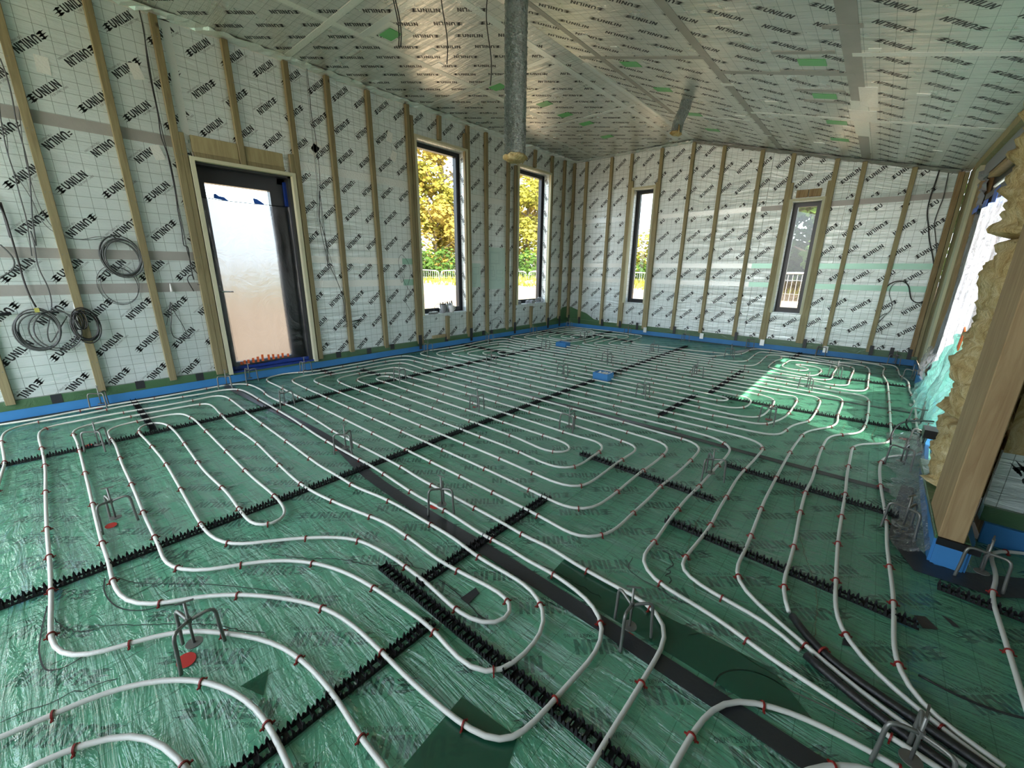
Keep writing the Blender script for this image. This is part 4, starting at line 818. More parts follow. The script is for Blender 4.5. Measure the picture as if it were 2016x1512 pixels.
wbx('sky_line_bar', 'sky_line_white', 5.33, 5.368, -3.9, -1.55, 1.842, 1.856, sd); wbx('sky_line_bar', 'sky_line_white', 5.33, 5.368, -3.9, -1.5, 1.872, 1.886, sd)  # white bars painted in for bright sky showing through thin gaps
# polythene hung inside the sliding door, in soft vertical folds
bm = bmesh.new(); R_ = []; nu, nz = 120, 36
for j in range(nz + 1):
    z = .10 + (1.725 - .10) * j / nz
    row = []
    for i in range(nu + 1):
        y = -1.0 - 2.95 * i / nu
        fold = .018 * math.sin(y * 19 + 1.2 * math.sin(z * 2)) + .012 * math.sin(y * 41 + z * 3) + .01 * noise.noise(Vector((y * 3, z * 3, 0)))
        row.append(bm.verts.new((5.325 + fold * (1 - .5 * j / nz), y, z)))
    R_.append(row)
for j in range(nz):
    for i in range(nu): bm.faces.new((R_[j][i], R_[j][i + 1], R_[j + 1][i + 1], R_[j + 1][i]))
tag(mk('polythene_curtain', bm, 'polythene_sun', None, True), 'sunlit polythene curtain hanging in vertical folds over the sliding door', 'plastic sheet')
tape_piece('long blue tape strip at the top corner of the sliding door polythene', [(-1.30, 1.70), (-1.02, 1.70), (-1.0, 1.75), (-1.32, 1.755)], 5.292)
tape_piece('blue tape patch on the top edge of the sliding door polythene', [(-1.78, 1.69), (-1.55, 1.70), (-1.58, 1.76), (-1.80, 1.75)], 5.292)
tape_piece('blue tape patch on the sliding door polythene beside the yellow wool', [(-2.18, 1.68), (-1.98, 1.70), (-1.99, 1.79), (-2.20, 1.80)], 5.292)
def sheet(name, mat, lab, fn, nu, nv, cat):
    bm = bmesh.new(); R_ = [[bm.verts.new(fn(i / nu, j / nv)) for i in range(nu + 1)] for j in range(nv + 1)]
    for j in range(nv):
        for i in range(nu): bm.faces.new((R_[j][i], R_[j][i + 1], R_[j + 1][i + 1], R_[j + 1][i]))
    return tag(mk(name, bm, mat, None, True), lab, cat)
def teal(u, v):
    y = -1.55 - 1.95 * u; top = .22 + .46 * min(1, u * 2.2) - .1 * max(0, u - .75)
    z = .012 + top * v; x = 5.285 - .10 * (1 - v) ** 1.6 - .03 * noise.noise(Vector((u * 14, v * 5, 2))) - .02 * math.sin(u * 37 + v * 4)
    return (x, y, z)
sheet('green_plastic', 'green_sheet', 'crumpled pale green plastic bunched at the foot of the sliding door', teal, 70, 18, 'plastic sheet')
bm = bmesh.new(); box(bm, -.004, .004, -.035, .035, 0, .16); o = mk('orange_strip', bm, 'orange_tape', loc=(5.26, -2.83, .62)); o.rotation_euler = (.35, 0, 0); tag(o, 'orange strip poking out of the green plastic', 'tape')
def heap(u, v):
    y = -1.15 - .6 * u; z = .07 + .33 * v + .05 * noise.noise(Vector((u * 8, v * 8, 3))); return (5.275 - .05 * math.sin(math.pi * v) - .03 * noise.noise(Vector((u * 11, v * 9, 7))), y, z)
sheet('clear_plastic', 'polythene', 'bunched clear plastic beside the pale door lining in the right corner', heap, 24, 16, 'plastic sheet')
def floorplastic(u, v):
    y = -3.25 - 1.72 * u; x = 5.13 - (.13 + .05 * noise.noise(Vector((u * 9, 0, 3))) + .03 * noise.noise(Vector((u * 31, 0, 3)))) * v; z = .014 + .045 * abs(noise.noise(Vector((u * 16, v * 3, 5)))) * (1.1 - v) + .012 * abs(noise.noise(Vector((u * 50, v * 9, 5)))) + .085 * (1 - v) ** 3
    return (x, y, z)
sheet('clear_plastic', 'polythene', 'crinkled clear plastic lying along the foot of the timber pier', floorplastic, 160, 18, 'plastic sheet')
# blue edge foam following the right side, turning round the pier
def foam_path(name, pts, h, t, mat='blue_foam'):
    bm = bmesh.new()
    for p, q in zip(pts, pts[1:]):
        beam(bm, (p[0], p[1], h / 2), (q[0], q[1], h / 2), t, h, up=(0, 0, 1))
    return mk(name, bm, mat)
tag(foam_path('trim_6', [(5.27, -.02), (5.268, -.95)], .088, .02), kind='structure')
wavy = [(5.25, -.95), (5.235, -1.15), (5.262, -1.35), (5.25, -1.6), (5.275, -1.85), (5.262, -2.1), (5.28, -2.35), (5.265, -2.65), (5.27, -2.95), (5.22, -3.25), (5.165, -3.6), (5.135, -4.0), (5.12, -4.5), (5.11, -4.97), (5.20, -4.975), (5.215, -4.90), (5.225, -4.66)]
bm = bmesh.new()
for p, q in zip(wavy, wavy[1:]): hh = .10 if p[1] > -3.9 else .116; beam(bm, (p[0], p[1], hh / 2), (q[0], q[1], hh / 2), .018, hh, up=(0, 0, 1))
tag(mk('edge_foam', bm, 'blue_foam'), 'wavy blue edge foam strip curving round the timber pier', 'edge strip')
tag(foam_path('trim_7', [(5.285, -4.63), (6.6, -4.63)], .10, .02), kind='structure')
# black and silver tape band on the floor round the pier
def ribbon(name, pts, w, z, mat, lab=None, cat=None, parent=None, kind=None, thick=.0015):
    bm = bmesh.new(); P = [Vector((p[0], p[1], z)) for p in pts]; n = len(P); rows = []
    for i, p in enumerate(P):
        dd = (P[min(i + 1, n - 1)] - P[max(i - 1, 0)]).normalized(); s = Vector((-dd.y, dd.x, 0)); ww = w[i] if isinstance(w, list) else w
        rows.append([bm.verts.new(p + s * ww / 2), bm.verts.new(p - s * ww / 2), bm.verts.new(p - s * ww / 2 + Vector((0, 0, thick))), bm.verts.new(p + s * ww / 2 + Vector((0, 0, thick)))])
    for a_, b_ in zip(rows, rows[1:]):
        for k in range(4): bm.faces.new((a_[k], a_[(k + 1) % 4], b_[(k + 1) % 4], b_[k]))
    bm.faces.new(rows[0][::-1]); bm.faces.new(rows[-1])
    o = mk(name, bm, mat, parent)
    if lab: tag(o, lab, cat)
    if kind: o['kind'] = kind
    return o
ribbon('black_tape', [(5.07, -4.2), (5.04, -4.55), (5.03, -4.88), (5.09, -5.04), (5.25, -5.02), (5.42, -4.9), (5.6, -4.9)], [.05, .07, .09, .12, .13, .11, .09], .0075, 'tape_black', 'black tape band stuck to the membrane round the pier corner', 'tape')
ribbon('black_tape', [(5.34, -4.98), (5.5, -5.0), (5.9, -5.02)], .05, .0072, 'tape_black', 'short black tape strip running out of view beyond the pier', 'tape')
for i, (y, l) in enumerate(((-2.2, .10), (-2.75, .13), (-3.2, .12))):
    bm = bmesh.new(); box(bm, -.04, .04, -l / 2, l / 2, 0, .0015); o = mk('tape_patch', bm, 'tape_dull', loc=(5.19 - .01 * i, y, .0072)); tag(o, '%s dull tape patch beside the wavy foam, counted from the back wall' % WORDS[i], 'tape', 'dull tape patches by the sliding door')

# alcove wall beyond the pier
wa = bpy.data.objects.new('wall_alcove', None); COL.objects.link(wa); tag(wa, kind='structure')
wbx('wall_backing', 'osb', 5.30, X_ALC, -4.56, -4.4, 0, 2.24, wa)
wbx('insulation_board', 'wall_foil', 5.27, X_ALC, -4.60, -4.57, .17, .42, wa)
bmx = bmesh.new(); rows = []
for j in range(31):
    z = .42 + 1.8 * j / 30
    rows.append([bmx.verts.new((5.27 + 1.33 * i / 24, -4.60 + .035 * noise.noise(Vector((i * .5, z * 4, 1))), z)) for i in range(25)])
for j in range(30):
    for i in range(24): bmx.faces.new((rows[j][i], rows[j][i + 1], rows[j + 1][i + 1], rows[j + 1][i]))
mk('wool_batt', bmx, 'wool', wa, True)
wbx('sole_plate', 'green_sill', 5.27, X_ALC, -4.62, -4.57, .10, .17, wa)
prints('printed_lettering', wa, 'ink', (0, -4.6, 0), (1, 0, 0), (0, 0, 1), (0, -1, 0), (5.275, 6.5, .175, .415), pitch=(.30, .5), ang=-52, off=(5.40 - .3 * 18, .285), sub='text', seed=4, cap=.052)
wbx('insulation_board', 'wall_foil', X_ALC, X_ALC + .03, Y_NEAR, -4.6, 0, 1.9, wa)
wbx('insulation_board', 'wall_foil', 4.3, X_ALC, Y_NEAR - .05, Y_NEAR, 0, 2.55, wa)  # unseen rear wall piece, added to block light and keep the alcove dark
# pier post: three studs nailed together, with sole plate
def stud(lab, x0, x1, y0, y1, z0, z1, mat='pine', name='stud_post'):
    bm = bmesh.new(); box(bm, 0, x1 - x0, 0, y1 - y0, 0, z1 - z0); bmesh.ops.bevel(bm, geom=bm.edges[:], offset=.003, segments=1, affect='EDGES')
    return tag(mk(name, bm, mat, None, loc=(x0, y0, z0)), lab, 'timber post')
stud('broad pine post at the end of the pier, facing the pipes', 5.105, 5.178, -5.0, -4.68, .139, 2.24)
stud('green stained sole plate under the pine post of the pier', 5.10, 5.20, -4.98, -4.05, .118, .138, 'green_sill', 'sole_plate')
bm = bmesh.new(); box(bm, -.06, .06, -.006, .006, 0, .03); o = mk('black_packer', bm, 'black_plastic', loc=(5.165, -5.0, .108)); tag(o, 'black damp-proof strip under the foot of the pine post', 'strip')

# mineral wool torn edge between the pier and the sliding door
def woolmass(name, lab, y0, y1, z0, z1, x0, seed, amp=.06, nz=90, na=26):
    bm = bmesh.new(); rows = []
    for j in range(nz + 1):
        z = z0 + (z1 - z0) * j / nz; row = []
        e = min(1, (j + 1) / 2, (nz - j + 1) / 2)
        yy1 = y1 + .14 * noise.noise(Vector((z * 2.6, seed, 0))) + .05 * noise.noise(Vector((z * 9, seed, 5)))
        for i in range(na):
            t = 2 * math.pi * i / na
            cy0, cx0 = (y0 + yy1) / 2, x0 + .09
            ry, rxx = (yy1 - y0) / 2, .10
            p = Vector((cx0 + rxx * math.cos(t) * (.25 + .75 * e), cy0 + ry * math.sin(t) * (.25 + .75 * e), z))
            n_ = noise.fractal(p * 9 + Vector((seed, 0, 0)), .8, 2.1, 4)
            n2_ = noise.noise(p * 26)
            k = amp * n_ + .018 * n2_
            p += Vector((math.cos(t), math.sin(t), .3)) * k
            p.x = max(p.x, 5.02)
            row.append(bm.verts.new(p))
        rows.append(row)
    for r, s in zip(rows, rows[1:]):
        for i in range(na): bm.faces.new((r[i], r[(i + 1) % na], s[(i + 1) % na], s[i]))
    bm.faces.new(rows[0][::-1]); bm.faces.new(rows[-1])
    return tag(mk(name, bm, 'wool', None, True), lab, 'insulation')
woolmass('mineral_wool', 'lower torn bundle of yellow mineral wool above the pier foot', -4.56, -4.12, .14, .47, 5.12, 3, .05, 30)
woolmass('mineral_wool', 'middle torn mass of yellow mineral wool beside the pine post', -4.56, -4.05, .48, 1.30, 5.12, 9, .055, 60)
woolmass('mineral_wool', 'upper torn mass of yellow mineral wool hanging beside the sliding door head', -4.56, -3.95, 1.31, 2.22, 5.11, 17, .065, 60)
bm = bmesh.new(); box(bm, 0, .06, 0, .10, 0, .045); o = mk('black_cable_grommet', bm, 'black_plastic', loc=(5.07, -4.20, .30)); tag(o, 'black plastic grommet where cables leave the mineral wool', 'cable grommet')

# ------------------------------------------------------------------ pipes
def parse(s, n=2): return [tuple(int(v) / 1000 for v in t.split(',')) for t in s.split()]
PR = .0072; PZ = .0205
PLAB = {'n0': 'white heating pipe running along the left wall then sweeping back to the near edge', 'n1': 'long white heating pipe looping across the near left floor', 'n2': 'short white pipe bend crossing the bottom left corner floor',
 'n3': 'outermost small white pipe bend in the bottom left corner', 'n4': 'white pipe bend rising over the black floor tape near the front', 'n5': 'small white pipe bend behind the nearest front gauge', 'n6': 'white spiral of heating pipe covering the middle floor below the door',
 'n7': 'white spiral of heating pipe covering the middle floor between the two blue boxes', 'n8': 'white spiral of heating pipe reaching the back corner and back wall', 'n9': 'short white pipe tail beside the isolated rail near the back wall', 'n10': 'white pipe rising past the gauge beside the pier corner'}
def clipmesh():
    bm = bmesh.new(); n = 14; r1, r2 = PR + .0006, PR + .004
    A = []
    for k in range(n + 1):
        t = math.radians(-62) + math.radians(304) * k / n
        A.append([bm.verts.new((sx * .0022, math.cos(t) * r, math.sin(t) * r)) for r, sx in ((r1, -1), (r2, -1), (r2, 1), (r1, 1))])
    for a_, b_ in zip(A, A[1:]):
        for k in range(4): bm.faces.new((a_[k], a_[(k + 1) % 4], b_[(k + 1) % 4], b_[k]))
    for sgn in (-1, 1):
        box(bm, -.002, .002, sgn * (PR + .001), sgn * (PR + .0045), -PZ + .008, 0); box(bm, -.002, .002, min(sgn * (PR + .004), sgn * (PR + .011)), max(sgn * (PR + .004), sgn * (PR + .011)), -.008, -.004)
    me = bpy.data.meshes.new('clip'); bm.to_mesh(me); bm.free(); me.materials.append(M['clip_red']); return me
CLIP = clipmesh(); nclip = 0
SLEEVED = {}
for k, s in PIPES.items():
    P = [Vector((x, y, PZ)) for x, y in parse(s)]
    P = smooth_line(crom(P, .035), 3)
    # drop points that are practically coincident
    Q = [P[0]]
    for p in P[1:]:
        if (p - Q[-1]).length > .012: Q.append(p)
    P = Q
    sl = k in ('s0', 's1')
    bm = bmesh.new(); tube(bm, P, .0125 if sl else PR, 10)
    o = mk('pipe_sleeve' if sl else 'heating_pipe', bm, 'sleeve' if sl else 'pipe', None, True)
    if sl: tag(o, 'thick black sleeve on the heating pipe, %s of the two in the front right bundle' % ('upper' if k == 's0' else 'lower'), 'pipe sleeve', 'black sleeved pipes')
    else: tag(o, PLAB[k], 'heating pipe', 'white underfloor heating pipes')
    d = 0; nxt = .12; cnt = 0
    rc = random.Random(len(P))
    for a_, b_ in zip(P, P[1:]):
        L = (b_ - a_).length; d += L
        if d > nxt:
            mid = (a_ + b_) / 2
            pace = .40 if (mid - CAMP).length > 2.6 else .27
            nxt = d + pace * rc.uniform(.85, 1.15)
            if sl and rc.random() < .4: continue
            cc = bpy.data.objects.new('pipe_clip', CLIP); COL.objects.link(cc); cc.parent = o
            cc.location = mid; cc.rotation_euler = (0, 0, math.atan2((b_ - a_).y, (b_ - a_).x) + rc.uniform(-.12, .12))
            if sl: cc.scale = (1.2, 1.75, 1.75)
            cnt += 1
            if cnt >= 298: nxt = 1e9
    nclip += cnt

# ------------------------------------------------------------------ black clip rails
RAILS = [((1.085, -9.0), (1.105, -2.30), 'longest black clip rail, running under the pipes one metre from the left wall'), ((1.075, -1.80), (1.095, -.10), 'black clip rail from the far blue box to the back wall'),
 ((2.68, -9.0), (2.645, -3.42), 'long black clip rail crossing the whole floor to the near blue box'), ((2.65, -3.20), (2.67, -.66), 'black clip rail beyond the near blue box towards the back wall'),
 ((3.83, -7.5), (3.825, -6.52), 'black clip rail in the bottom foreground left of the crossing rail'), ((3.654, -6.45), (3.654, -5.63), 'black clip rail just beyond the foreground crossing rail'),
 ((3.47, -6.49), (4.62, -6.475), 'foreground black clip rail laid crosswise through the pipe loops'), ((3.505, -5.08), (4.315, -5.088), 'crosswise black clip rail under the middle loops'),
 ((4.24, -4.615), (5.035, -4.632), 'crosswise black clip rail ending at the pier, farther one'), ((4.19, -5.425), (5.055, -5.45), 'crosswise black clip rail at the right, before the pier'),
 ((5.12, -5.15), (5.60, -5.19), 'short black clip rail beyond the pier corner'), ((3.835, -3.14), (5.20, -3.05), 'thin black clip rail across the sunlit floor'),
 ((4.42, -1.475), (5.15, -1.432), 'thin black clip rail in the bright far right corner'), ((3.712, -3.08), (3.72, -1.83), 'lone black clip rail left of the sun stripe'),
 ((3.60, -4.04), (3.632, -3.25), 'lone black clip rail nearer than the sun stripe'), ((4.05, -.56), (4.075, -.03), 'short black clip rail near the dark-tree window wall'),
 ((.05, -6.812), (1.03, -6.822), 'black clip rail squared to the left wall beside the near gauges'), ((.09, -5.22), (.43, -5.205), 'short black clip rail in front of the right door post'),
 ((.45, -4.90), (.82, -4.888), 'short black clip rail right of the door, meeting the long rail'), ((.09, -3.02), (.98, -3.012), 'black clip rail squared to the left wall under the mug window'),
 ((.06, -1.045), (.97, -.968), 'black clip rail in the far back corner spiral'), ((1.25, -.848), (1.88, -.872), 'black clip rail squared to the far spiral near the back wall')]
for (x0, y0), (x1, y1), lab in RAILS:
    a_ = Vector((x0, y0, 0)); b_ = Vector((x1, y1, 0)); L = (b_ - a_).length; dv = (b_ - a_).normalized()
    root = empty('clip_rail', (x0, y0, .0065), label=lab, cat='clip rail', group='black pipe clip rails')
    root.rotation_euler = (0, 0, math.atan2(dv.y, dv.x))
    bm = bmesh.new(); box(bm, 0, L, -.019, -.010, 0, .004); box(bm, 0, L, .010, .019, 0, .004)
    x = 0
    while x < L - .02: box(bm, x, x + .012, -.010, .010, 0, .0035); x += .034
    mk('rail_base', bm, 'rail', root)
    bm = bmesh.new(); x = .004; i = 0
    near = min((a_ - CAMP).length, (b_ - CAMP).length) < 3
    while x < L - .01:
        for yy in (-.0165, .0165):
            h = .0275 if i % 2 == 0 else .016; ww = .0048
            p = [bm.verts.new((x - ww, yy - .003, .0035)), bm.verts.new((x + ww, yy - .003, .0035)), bm.verts.new((x + ww, yy + .003, .0035)), bm.verts.new((x - ww, yy + .003, .0035))]
            m_ = [bm.verts.new((x - ww * .75, yy - .002, h * .6)), bm.verts.new((x + ww * .75, yy - .002, h * .6)), bm.verts.new((x + ww * .75, yy + .002, h * .6)), bm.verts.new((x - ww * .75, yy + .002, h * .6))]
            t_ = bm.verts.new((x + (.001 if i % 3 else -.002), yy, h))
            for k in range(4):
                bm.faces.new((p[k], p[(k + 1) % 4], m_[(k + 1) % 4], m_[k])); bm.faces.new((m_[k], m_[(k + 1) % 4], t_))
        if i % 2 == 0: box(bm, x - .001, x + .001, -.016, .016, .0035, .012)
        x += .0125; i += 1
    o = mk('rail_teeth', bm, 'rail', root); o['kind'] = 'stuff'

# ------------------------------------------------------------------ floor tapes and membrane overlaps
FT = [([(.1, -6.13), (1.0, -6.09), (2.15, -6.055), (2.75, -6.135), (3.3, -6.15), (3.83, -6.142), (4.78, -6.165), (5.2, -6.18)], .062, 'long black tape seam across the near floor'),
 ([(2.85, -4.335), (3.71, -4.315), (4.2, -4.325), (5.0, -4.33)], .05, 'black tape seam across the middle floor'), ([(1.2, -4.36), (2.0, -4.34), (2.85, -4.335)], .03, 'narrow grey-black tape seam left of the middle rail'),
 ([(1.2, -2.50), (2.4, -2.47), (3.3, -2.465), (4.2, -2.49), (5.15, -2.49)], .032, 'thin dark tape seam below the sun stripe'), ([(3.40, -.93), (3.82, -.915), (4.4, -.885), (5.1, -.87)], .018, 'thin dark tape line in the bright far right corner'),
 ([(3.35, -.65), (3.50, -.12)], .09, 'dull dark tape strip running to the back wall foam')]
for i, (p, w, lab) in enumerate(FT): ribbon('floor_tape', [tuple(q[:2]) for q in crom([(a_, b_, 0) for a_, b_ in p], .1)], w, .0068, 'tape_black' if i < 5 else 'tape_dull', lab, 'tape')
def patch(lab, pts, mat='green_dark', z=.0066, name='membrane_patch', cat='membrane'):
    cx_ = sum(p[0] for p in pts) / len(pts); cy_ = sum(p[1] for p in pts) / len(pts)
    bm = bmesh.new(); vs = [bm.verts.new((p[0] - cx_, p[1] - cy_, 0)) for p in pts]; f = bm.faces.new(vs); f.normal_update()
    if f.normal.z < 0: f.normal_flip()
    r = bmesh.ops.extrude_face_region(bm, geom=[f]); bmesh.ops.translate(bm, verts=[v for v in r['geom'] if isinstance(v, bmesh.types.BMVert)], vec=(0, 0, -.0008))
    return tag(mk(name, bm, mat, None, loc=(cx_, cy_, z)), lab, cat)

patch('dark green doubled membrane triangle at the bottom edge beside the crossing rail', [(4.084, -6.623), (4.264, -6.597), (4.30, -6.69), (4.20, -6.80), (4.102, -6.825)])
patch('long dark green doubled membrane band beyond the near black tape seam', [(3.98, -5.955), (4.388, -5.975), (4.713, -5.949), (4.83, -6.05), (4.71, -6.11), (4.384, -6.105), (3.99, -6.10)])
patch('small dark green doubled membrane scrap in the bottom left corner', [(3.595, -7.018), (3.599, -6.947), (3.671, -6.986)])
patch('black tape scrap inside the innermost foreground pipe loop', [(3.82, -6.392), (3.823, -6.319), (3.852, -6.329), (3.859, -6.391)], 'tape_black', .008, 'tape_scrap', 'tape')
patch('larger black tape diamond at the end of the right crosswise rail', [(5.045, -5.394), (5.075, -5.375), (5.104, -5.42), (5.065, -5.448)], 'tape_black', .008, 'tape_scrap', 'tape')
patch('smaller black tape diamond right of the larger one on the right floor', [(5.118, -5.329), (5.139, -5.333), (5.16, -5.36), (5.143, -5.368)], 'tape_black', .008, 'tape_scrap', 'tape')
patch('tiny black tape triangle under the right-hand pipes', [(4.868, -5.67), (4.892, -5.696), (4.866, -5.709)], 'tape_black', .008, 'tape_scrap', 'tape')

# pen lines drawn on the membrane: flat ink, children of the floor
def pen(pts, w=.0028, mat='tape_black', jag=.0, seed=0):
    r_ = random.Random(seed); P = crom([(a_, b_, 0) for a_, b_ in pts], .012)
    if jag: P = [p + Vector((r_.uniform(-jag, jag), r_.uniform(-jag, jag), 0)) for p in P]
    o = ribbon('pen_line', [(p.x, p.y) for p in P], w, .0062, mat, parent=floor, thick=.0004); return o
pen([(2.776, -7.369), (2.932, -7.386), (3.029, -7.39), (3.127, -7.373), (3.146, -7.339), (3.138, -7.292), (3.17, -7.24)], .004)
pen([(2.744, -7.222), (2.818, -7.23), (2.913, -7.222), (2.993, -7.195), (3.05, -7.148), (3.076, -7.096), (3.14, -7.04)], .004)
pen([(2.878, -7.355), (2.968, -7.326), (3.019, -7.291), (3.046, -7.235), (3.113, -7.174), (3.208, -7.083), (3.303, -7.005), (3.391, -6.955), (3.453, -6.91)], .0026, jag=.003, seed=1)
pen([(2.762, -7.196), (2.869, -7.143), (2.969, -7.058), (3.068, -6.973), (3.179, -6.893), (3.305, -6.811)], .0026, jag=.001, seed=2)
pen([(3.243, -7.462), (3.249, -7.415), (3.267, -7.365), (3.266, -7.326), (3.286, -7.313), (3.288, -7.28), (3.309, -7.245)], .0026, jag=.002, seed=3)
pen([(3.493, -6.394), (3.564, -6.405), (3.606, -6.389), (3.646, -6.393)], .0026, jag=.003, seed=4)
pen([(3.687, -6.385), (3.754, -6.381), (3.819, -6.385), (3.869, -6.39), (3.932, -6.398), (3.972, -6.385)], .004, jag=.001, seed=5)
pen([(4.294, -5.662), (4.329, -5.708), (4.315, -5.75), (4.335, -5.745), (4.324, -5.784), (4.345, -5.78), (4.357, -5.813)], .004, jag=.004, seed=6)
pen([(4.186, -5.771), (4.202, -5.843), (4.258, -5.863), (4.34, -5.865), (4.396, -5.877), (4.463, -5.859)], .003)
pen([(4.486, -5.998), (4.532, -5.95), (4.608, -5.956), (4.68, -5.966), (4.756, -5.967), (4.95, -5.97)], .0016, 'bark')
pen([(4.598, -6.124), (4.603, -6.075), (4.636, -6.025), (4.678, -5.997), (4.72, -5.988), (4.76, -5.991), (4.86, -5.979), (4.95, -5.98)], .005, 'steel')
pen([(4.4, -4.35), (4.36, -4.6), (4.33, -4.95), (4.30, -5.3), (4.35, -5.6), (4.45, -5.8)], .0016, 'bark', jag=.003, seed=7)
pen([(4.75, -3.2), (4.72, -3.6), (4.66, -3.9), (4.60, -4.3), (4.62, -4.8), (4.70, -5.2), (4.78, -5.5), (4.80, -5.8)], .0016, 'bark', jag=.003, seed=8)
pen([(4.90, -2.9), (4.93, -3.1), (4.91, -3.4), (4.94, -3.6)], .002, 'bark', jag=.002, seed=9)
pen([(3.06, -6.75), (3.18, -6.68), (3.30, -6.58), (3.45, -6.5), (3.52, -6.42)], .003, jag=.004, seed=10)
pen([(3.70, -6.18), (3.80, -6.10), (3.92, -6.06), (4.05, -6.05), (4.2, -6.05)], .003, jag=.007, seed=11)

# ------------------------------------------------------------------ tripod screed gauges
GA = [(3.319, -7.068), (2.231, -7.143), (1.04, -7.106), (-.089, -7.002), (.031, -6.108), (-.108, -5.862), (-.029, -5.322), (1.016, -5.934), (2.285, -6.03), (1.056, -4.788), (.035, -3.625), (3.284, -6.038), (2.328, -4.861), (1.175, -3.5), (.023, -2.357), (.021, -1.166),
 (.072, -.025), (1.022, -.996), (1.085, -2.211), (2.209, -3.389), (2.248, -2.427), (3.229, -3.509), (1.303, .123), (2.406, -1.315), (2.391, .061), (3.345, -.866), (3.348, -2.338), (3.353, .193), (3.168, -4.71), (4.201, -4.755), (4.277, -3.461),
 (4.273, .21), (4.56, -1.186), (4.375, -2.093), (5.093, .182), (5.217, -.817), (5.20, -2.645), (5.056, -3.768), (5.18, -3.29), (5.041, -4.685), (5.266, -4.899), (4.324, -6.085), (5.017, -5.986)]
GA = [(CAMP.x + (x - CAMP.x) * .957, min(-.10, CAMP.y + (y - CAMP.y) * .957)) for x, y in GA]
def gauge_parts(root, seed, scale_top=1.0):
    rg = random.Random(seed)
    bm = bmesh.new(); tube(bm, [(0, 0, .047), (.0, 0, .195)], .0040, 7)
    mk('threaded_rod', bm, 'steel', root, True)
    bm = bmesh.new(); beam(bm, (-.022, 0, .196), (.022, .004, .197), .005, .004); mk('cross_pin', bm, 'steel', root)
    bm = bmesh.new(); cyl(bm, (0, 0, .046), .022, .003, 20); mk('disc', bm, 'steel', root)
    bm = bmesh.new(); cyl(bm, (0, 0, .122), .0075, .018, 10); mk('hub', bm, 'steel', root)
    for k in range(3):
        t = k * 2.094 + .2; c_, s_ = math.cos(t), math.sin(t)
        P = [(c_ * r, s_ * r, z) for r, z in ((.004, .131), (.035, .139), (.052, .141), (.0605, .137), (.064, .128), (.067, .07), (.071, .0085))]
        bm = bmesh.new(); tube(bm, crom(P, .006), .0052, 7); mk('leg', bm, 'steel', root, True)
def ordw(i): return WORDS[i]
rows_y = [-7.1, -6.0, -5.3, -4.78, -3.52, -2.35, -1.15, -.09]
def rowname(y):
    rs = [('row against the back wall', -.09), ('row one from the back wall', -1.05), ('row two from the back wall', -2.33), ('row three from the back wall', -3.48), ('row four from the back wall', -4.79), ('row five from the back wall', -6.0), ('nearest row to the front', -7.09)]
    return min(rs, key=lambda r: abs(r[1] - y))[0]
byrow = {}
for i, (x, y) in enumerate(GA): byrow.setdefault(rowname(y), []).append((x, i))
lab_of = {}
for r, l in byrow.items():
    for j, (x, i) in enumerate(sorted(l)): lab_of[i] = 'grey tripod gauge, %s from the left wall, %s' % (ordw(j), r)
base = empty('level_gauge', (GA[0][0], GA[0][1], 0), label=lab_of[0], cat='level gauge', group='three-legged level gauges standing among the pipes')
gauge_parts(base, 1)
base.rotation_euler = (0, 0, 1.15)
rg = random.Random(21)
for i, (x, y) in enumerate(GA):
    if i == 0: continue
    dup_tree(base, (x, y, 0), {41: .42, 42: 1.3}.get(i, rg.choice([1.1, 1.1, 3.2, 0.0]) + rg.uniform(-.22, .22)), lab_of[i])
for x, y, a_ in ((3.385, -7.10, .03), (2.32, -7.165, .026), (4.345, -6.14, .028), (3.285, -6.085, .026), (2.30, -6.09, .026), (1.05, -7.15, .026), (.10, -7.03, .03), (2.34, -4.905, .022), (3.235, -3.55, .026), (2.26, -2.46, .022), (4.28, -3.51, .026), (5.015, -4.80, .026), (1.07, -4.83, .026), (5.241, -5.03, .03), (2.41, -1.36, .02), (5.08, -3.30, .026)):
    bm = bmesh.new(); cyl(bm, (0, 0, 0), a_, .0004, 18); o = mk('paint_dot', bm, 'red_paint', floor, loc=(x, y, .0074)); o.scale = (1, .8, 1)

# ------------------------------------------------------------------ blue foam boxes over floor outlets
def foambox(x0, x1, y0, y1, h, lab, stuffed):
    root = empty('foam_box', ((x0 + x1) / 2, (y0 + y1) / 2, .008), label=lab, cat='foam box', group='blue foam boxes standing among the pipes')
    w, d = (x1 - x0) / 2, (y1 - y0) / 2; t = .012
    for r in ((-w, w, -d, -d + t), (-w, w, d - t, d), (-w, -w + t, -d + t, d - t), (w - t, w, -d + t, d - t)):
        bm = bmesh.new(); box(bm, r[0], r[1], r[2], r[3], 0, h); mk('side_panel', bm, 'blue_foam', root)
    bm = bmesh.new(); box(bm, -w + t, w - t, -d + t, d - t, 0, h * .6); mk('dark_infill', bm, 'tape_black', root)
    bm = bmesh.new(); box(bm, -w - .001, -w + .0, -d, d, 0, h - .004); box(bm, -w - .03, w + .05, -d - .012, -d - .001, 0, .0015); mk('tape_wrap', bm, 'tape_black', root)
    if stuffed: 
        o = crumple('crumpled_film', root, 'tape_silver', (-w + .02, -.02, h * .75), (w - .02, .02, h * .8), (0, .045, .01), 12, .018, 4)
foambox(2.60, 2.775, -3.395, -3.26, .077, 'near blue foam box with crumpled film on top, on the long rail', True)
foambox(1.18, 1.358, -2.08, -1.95, .065, 'far blue foam box towards the back corner', False)

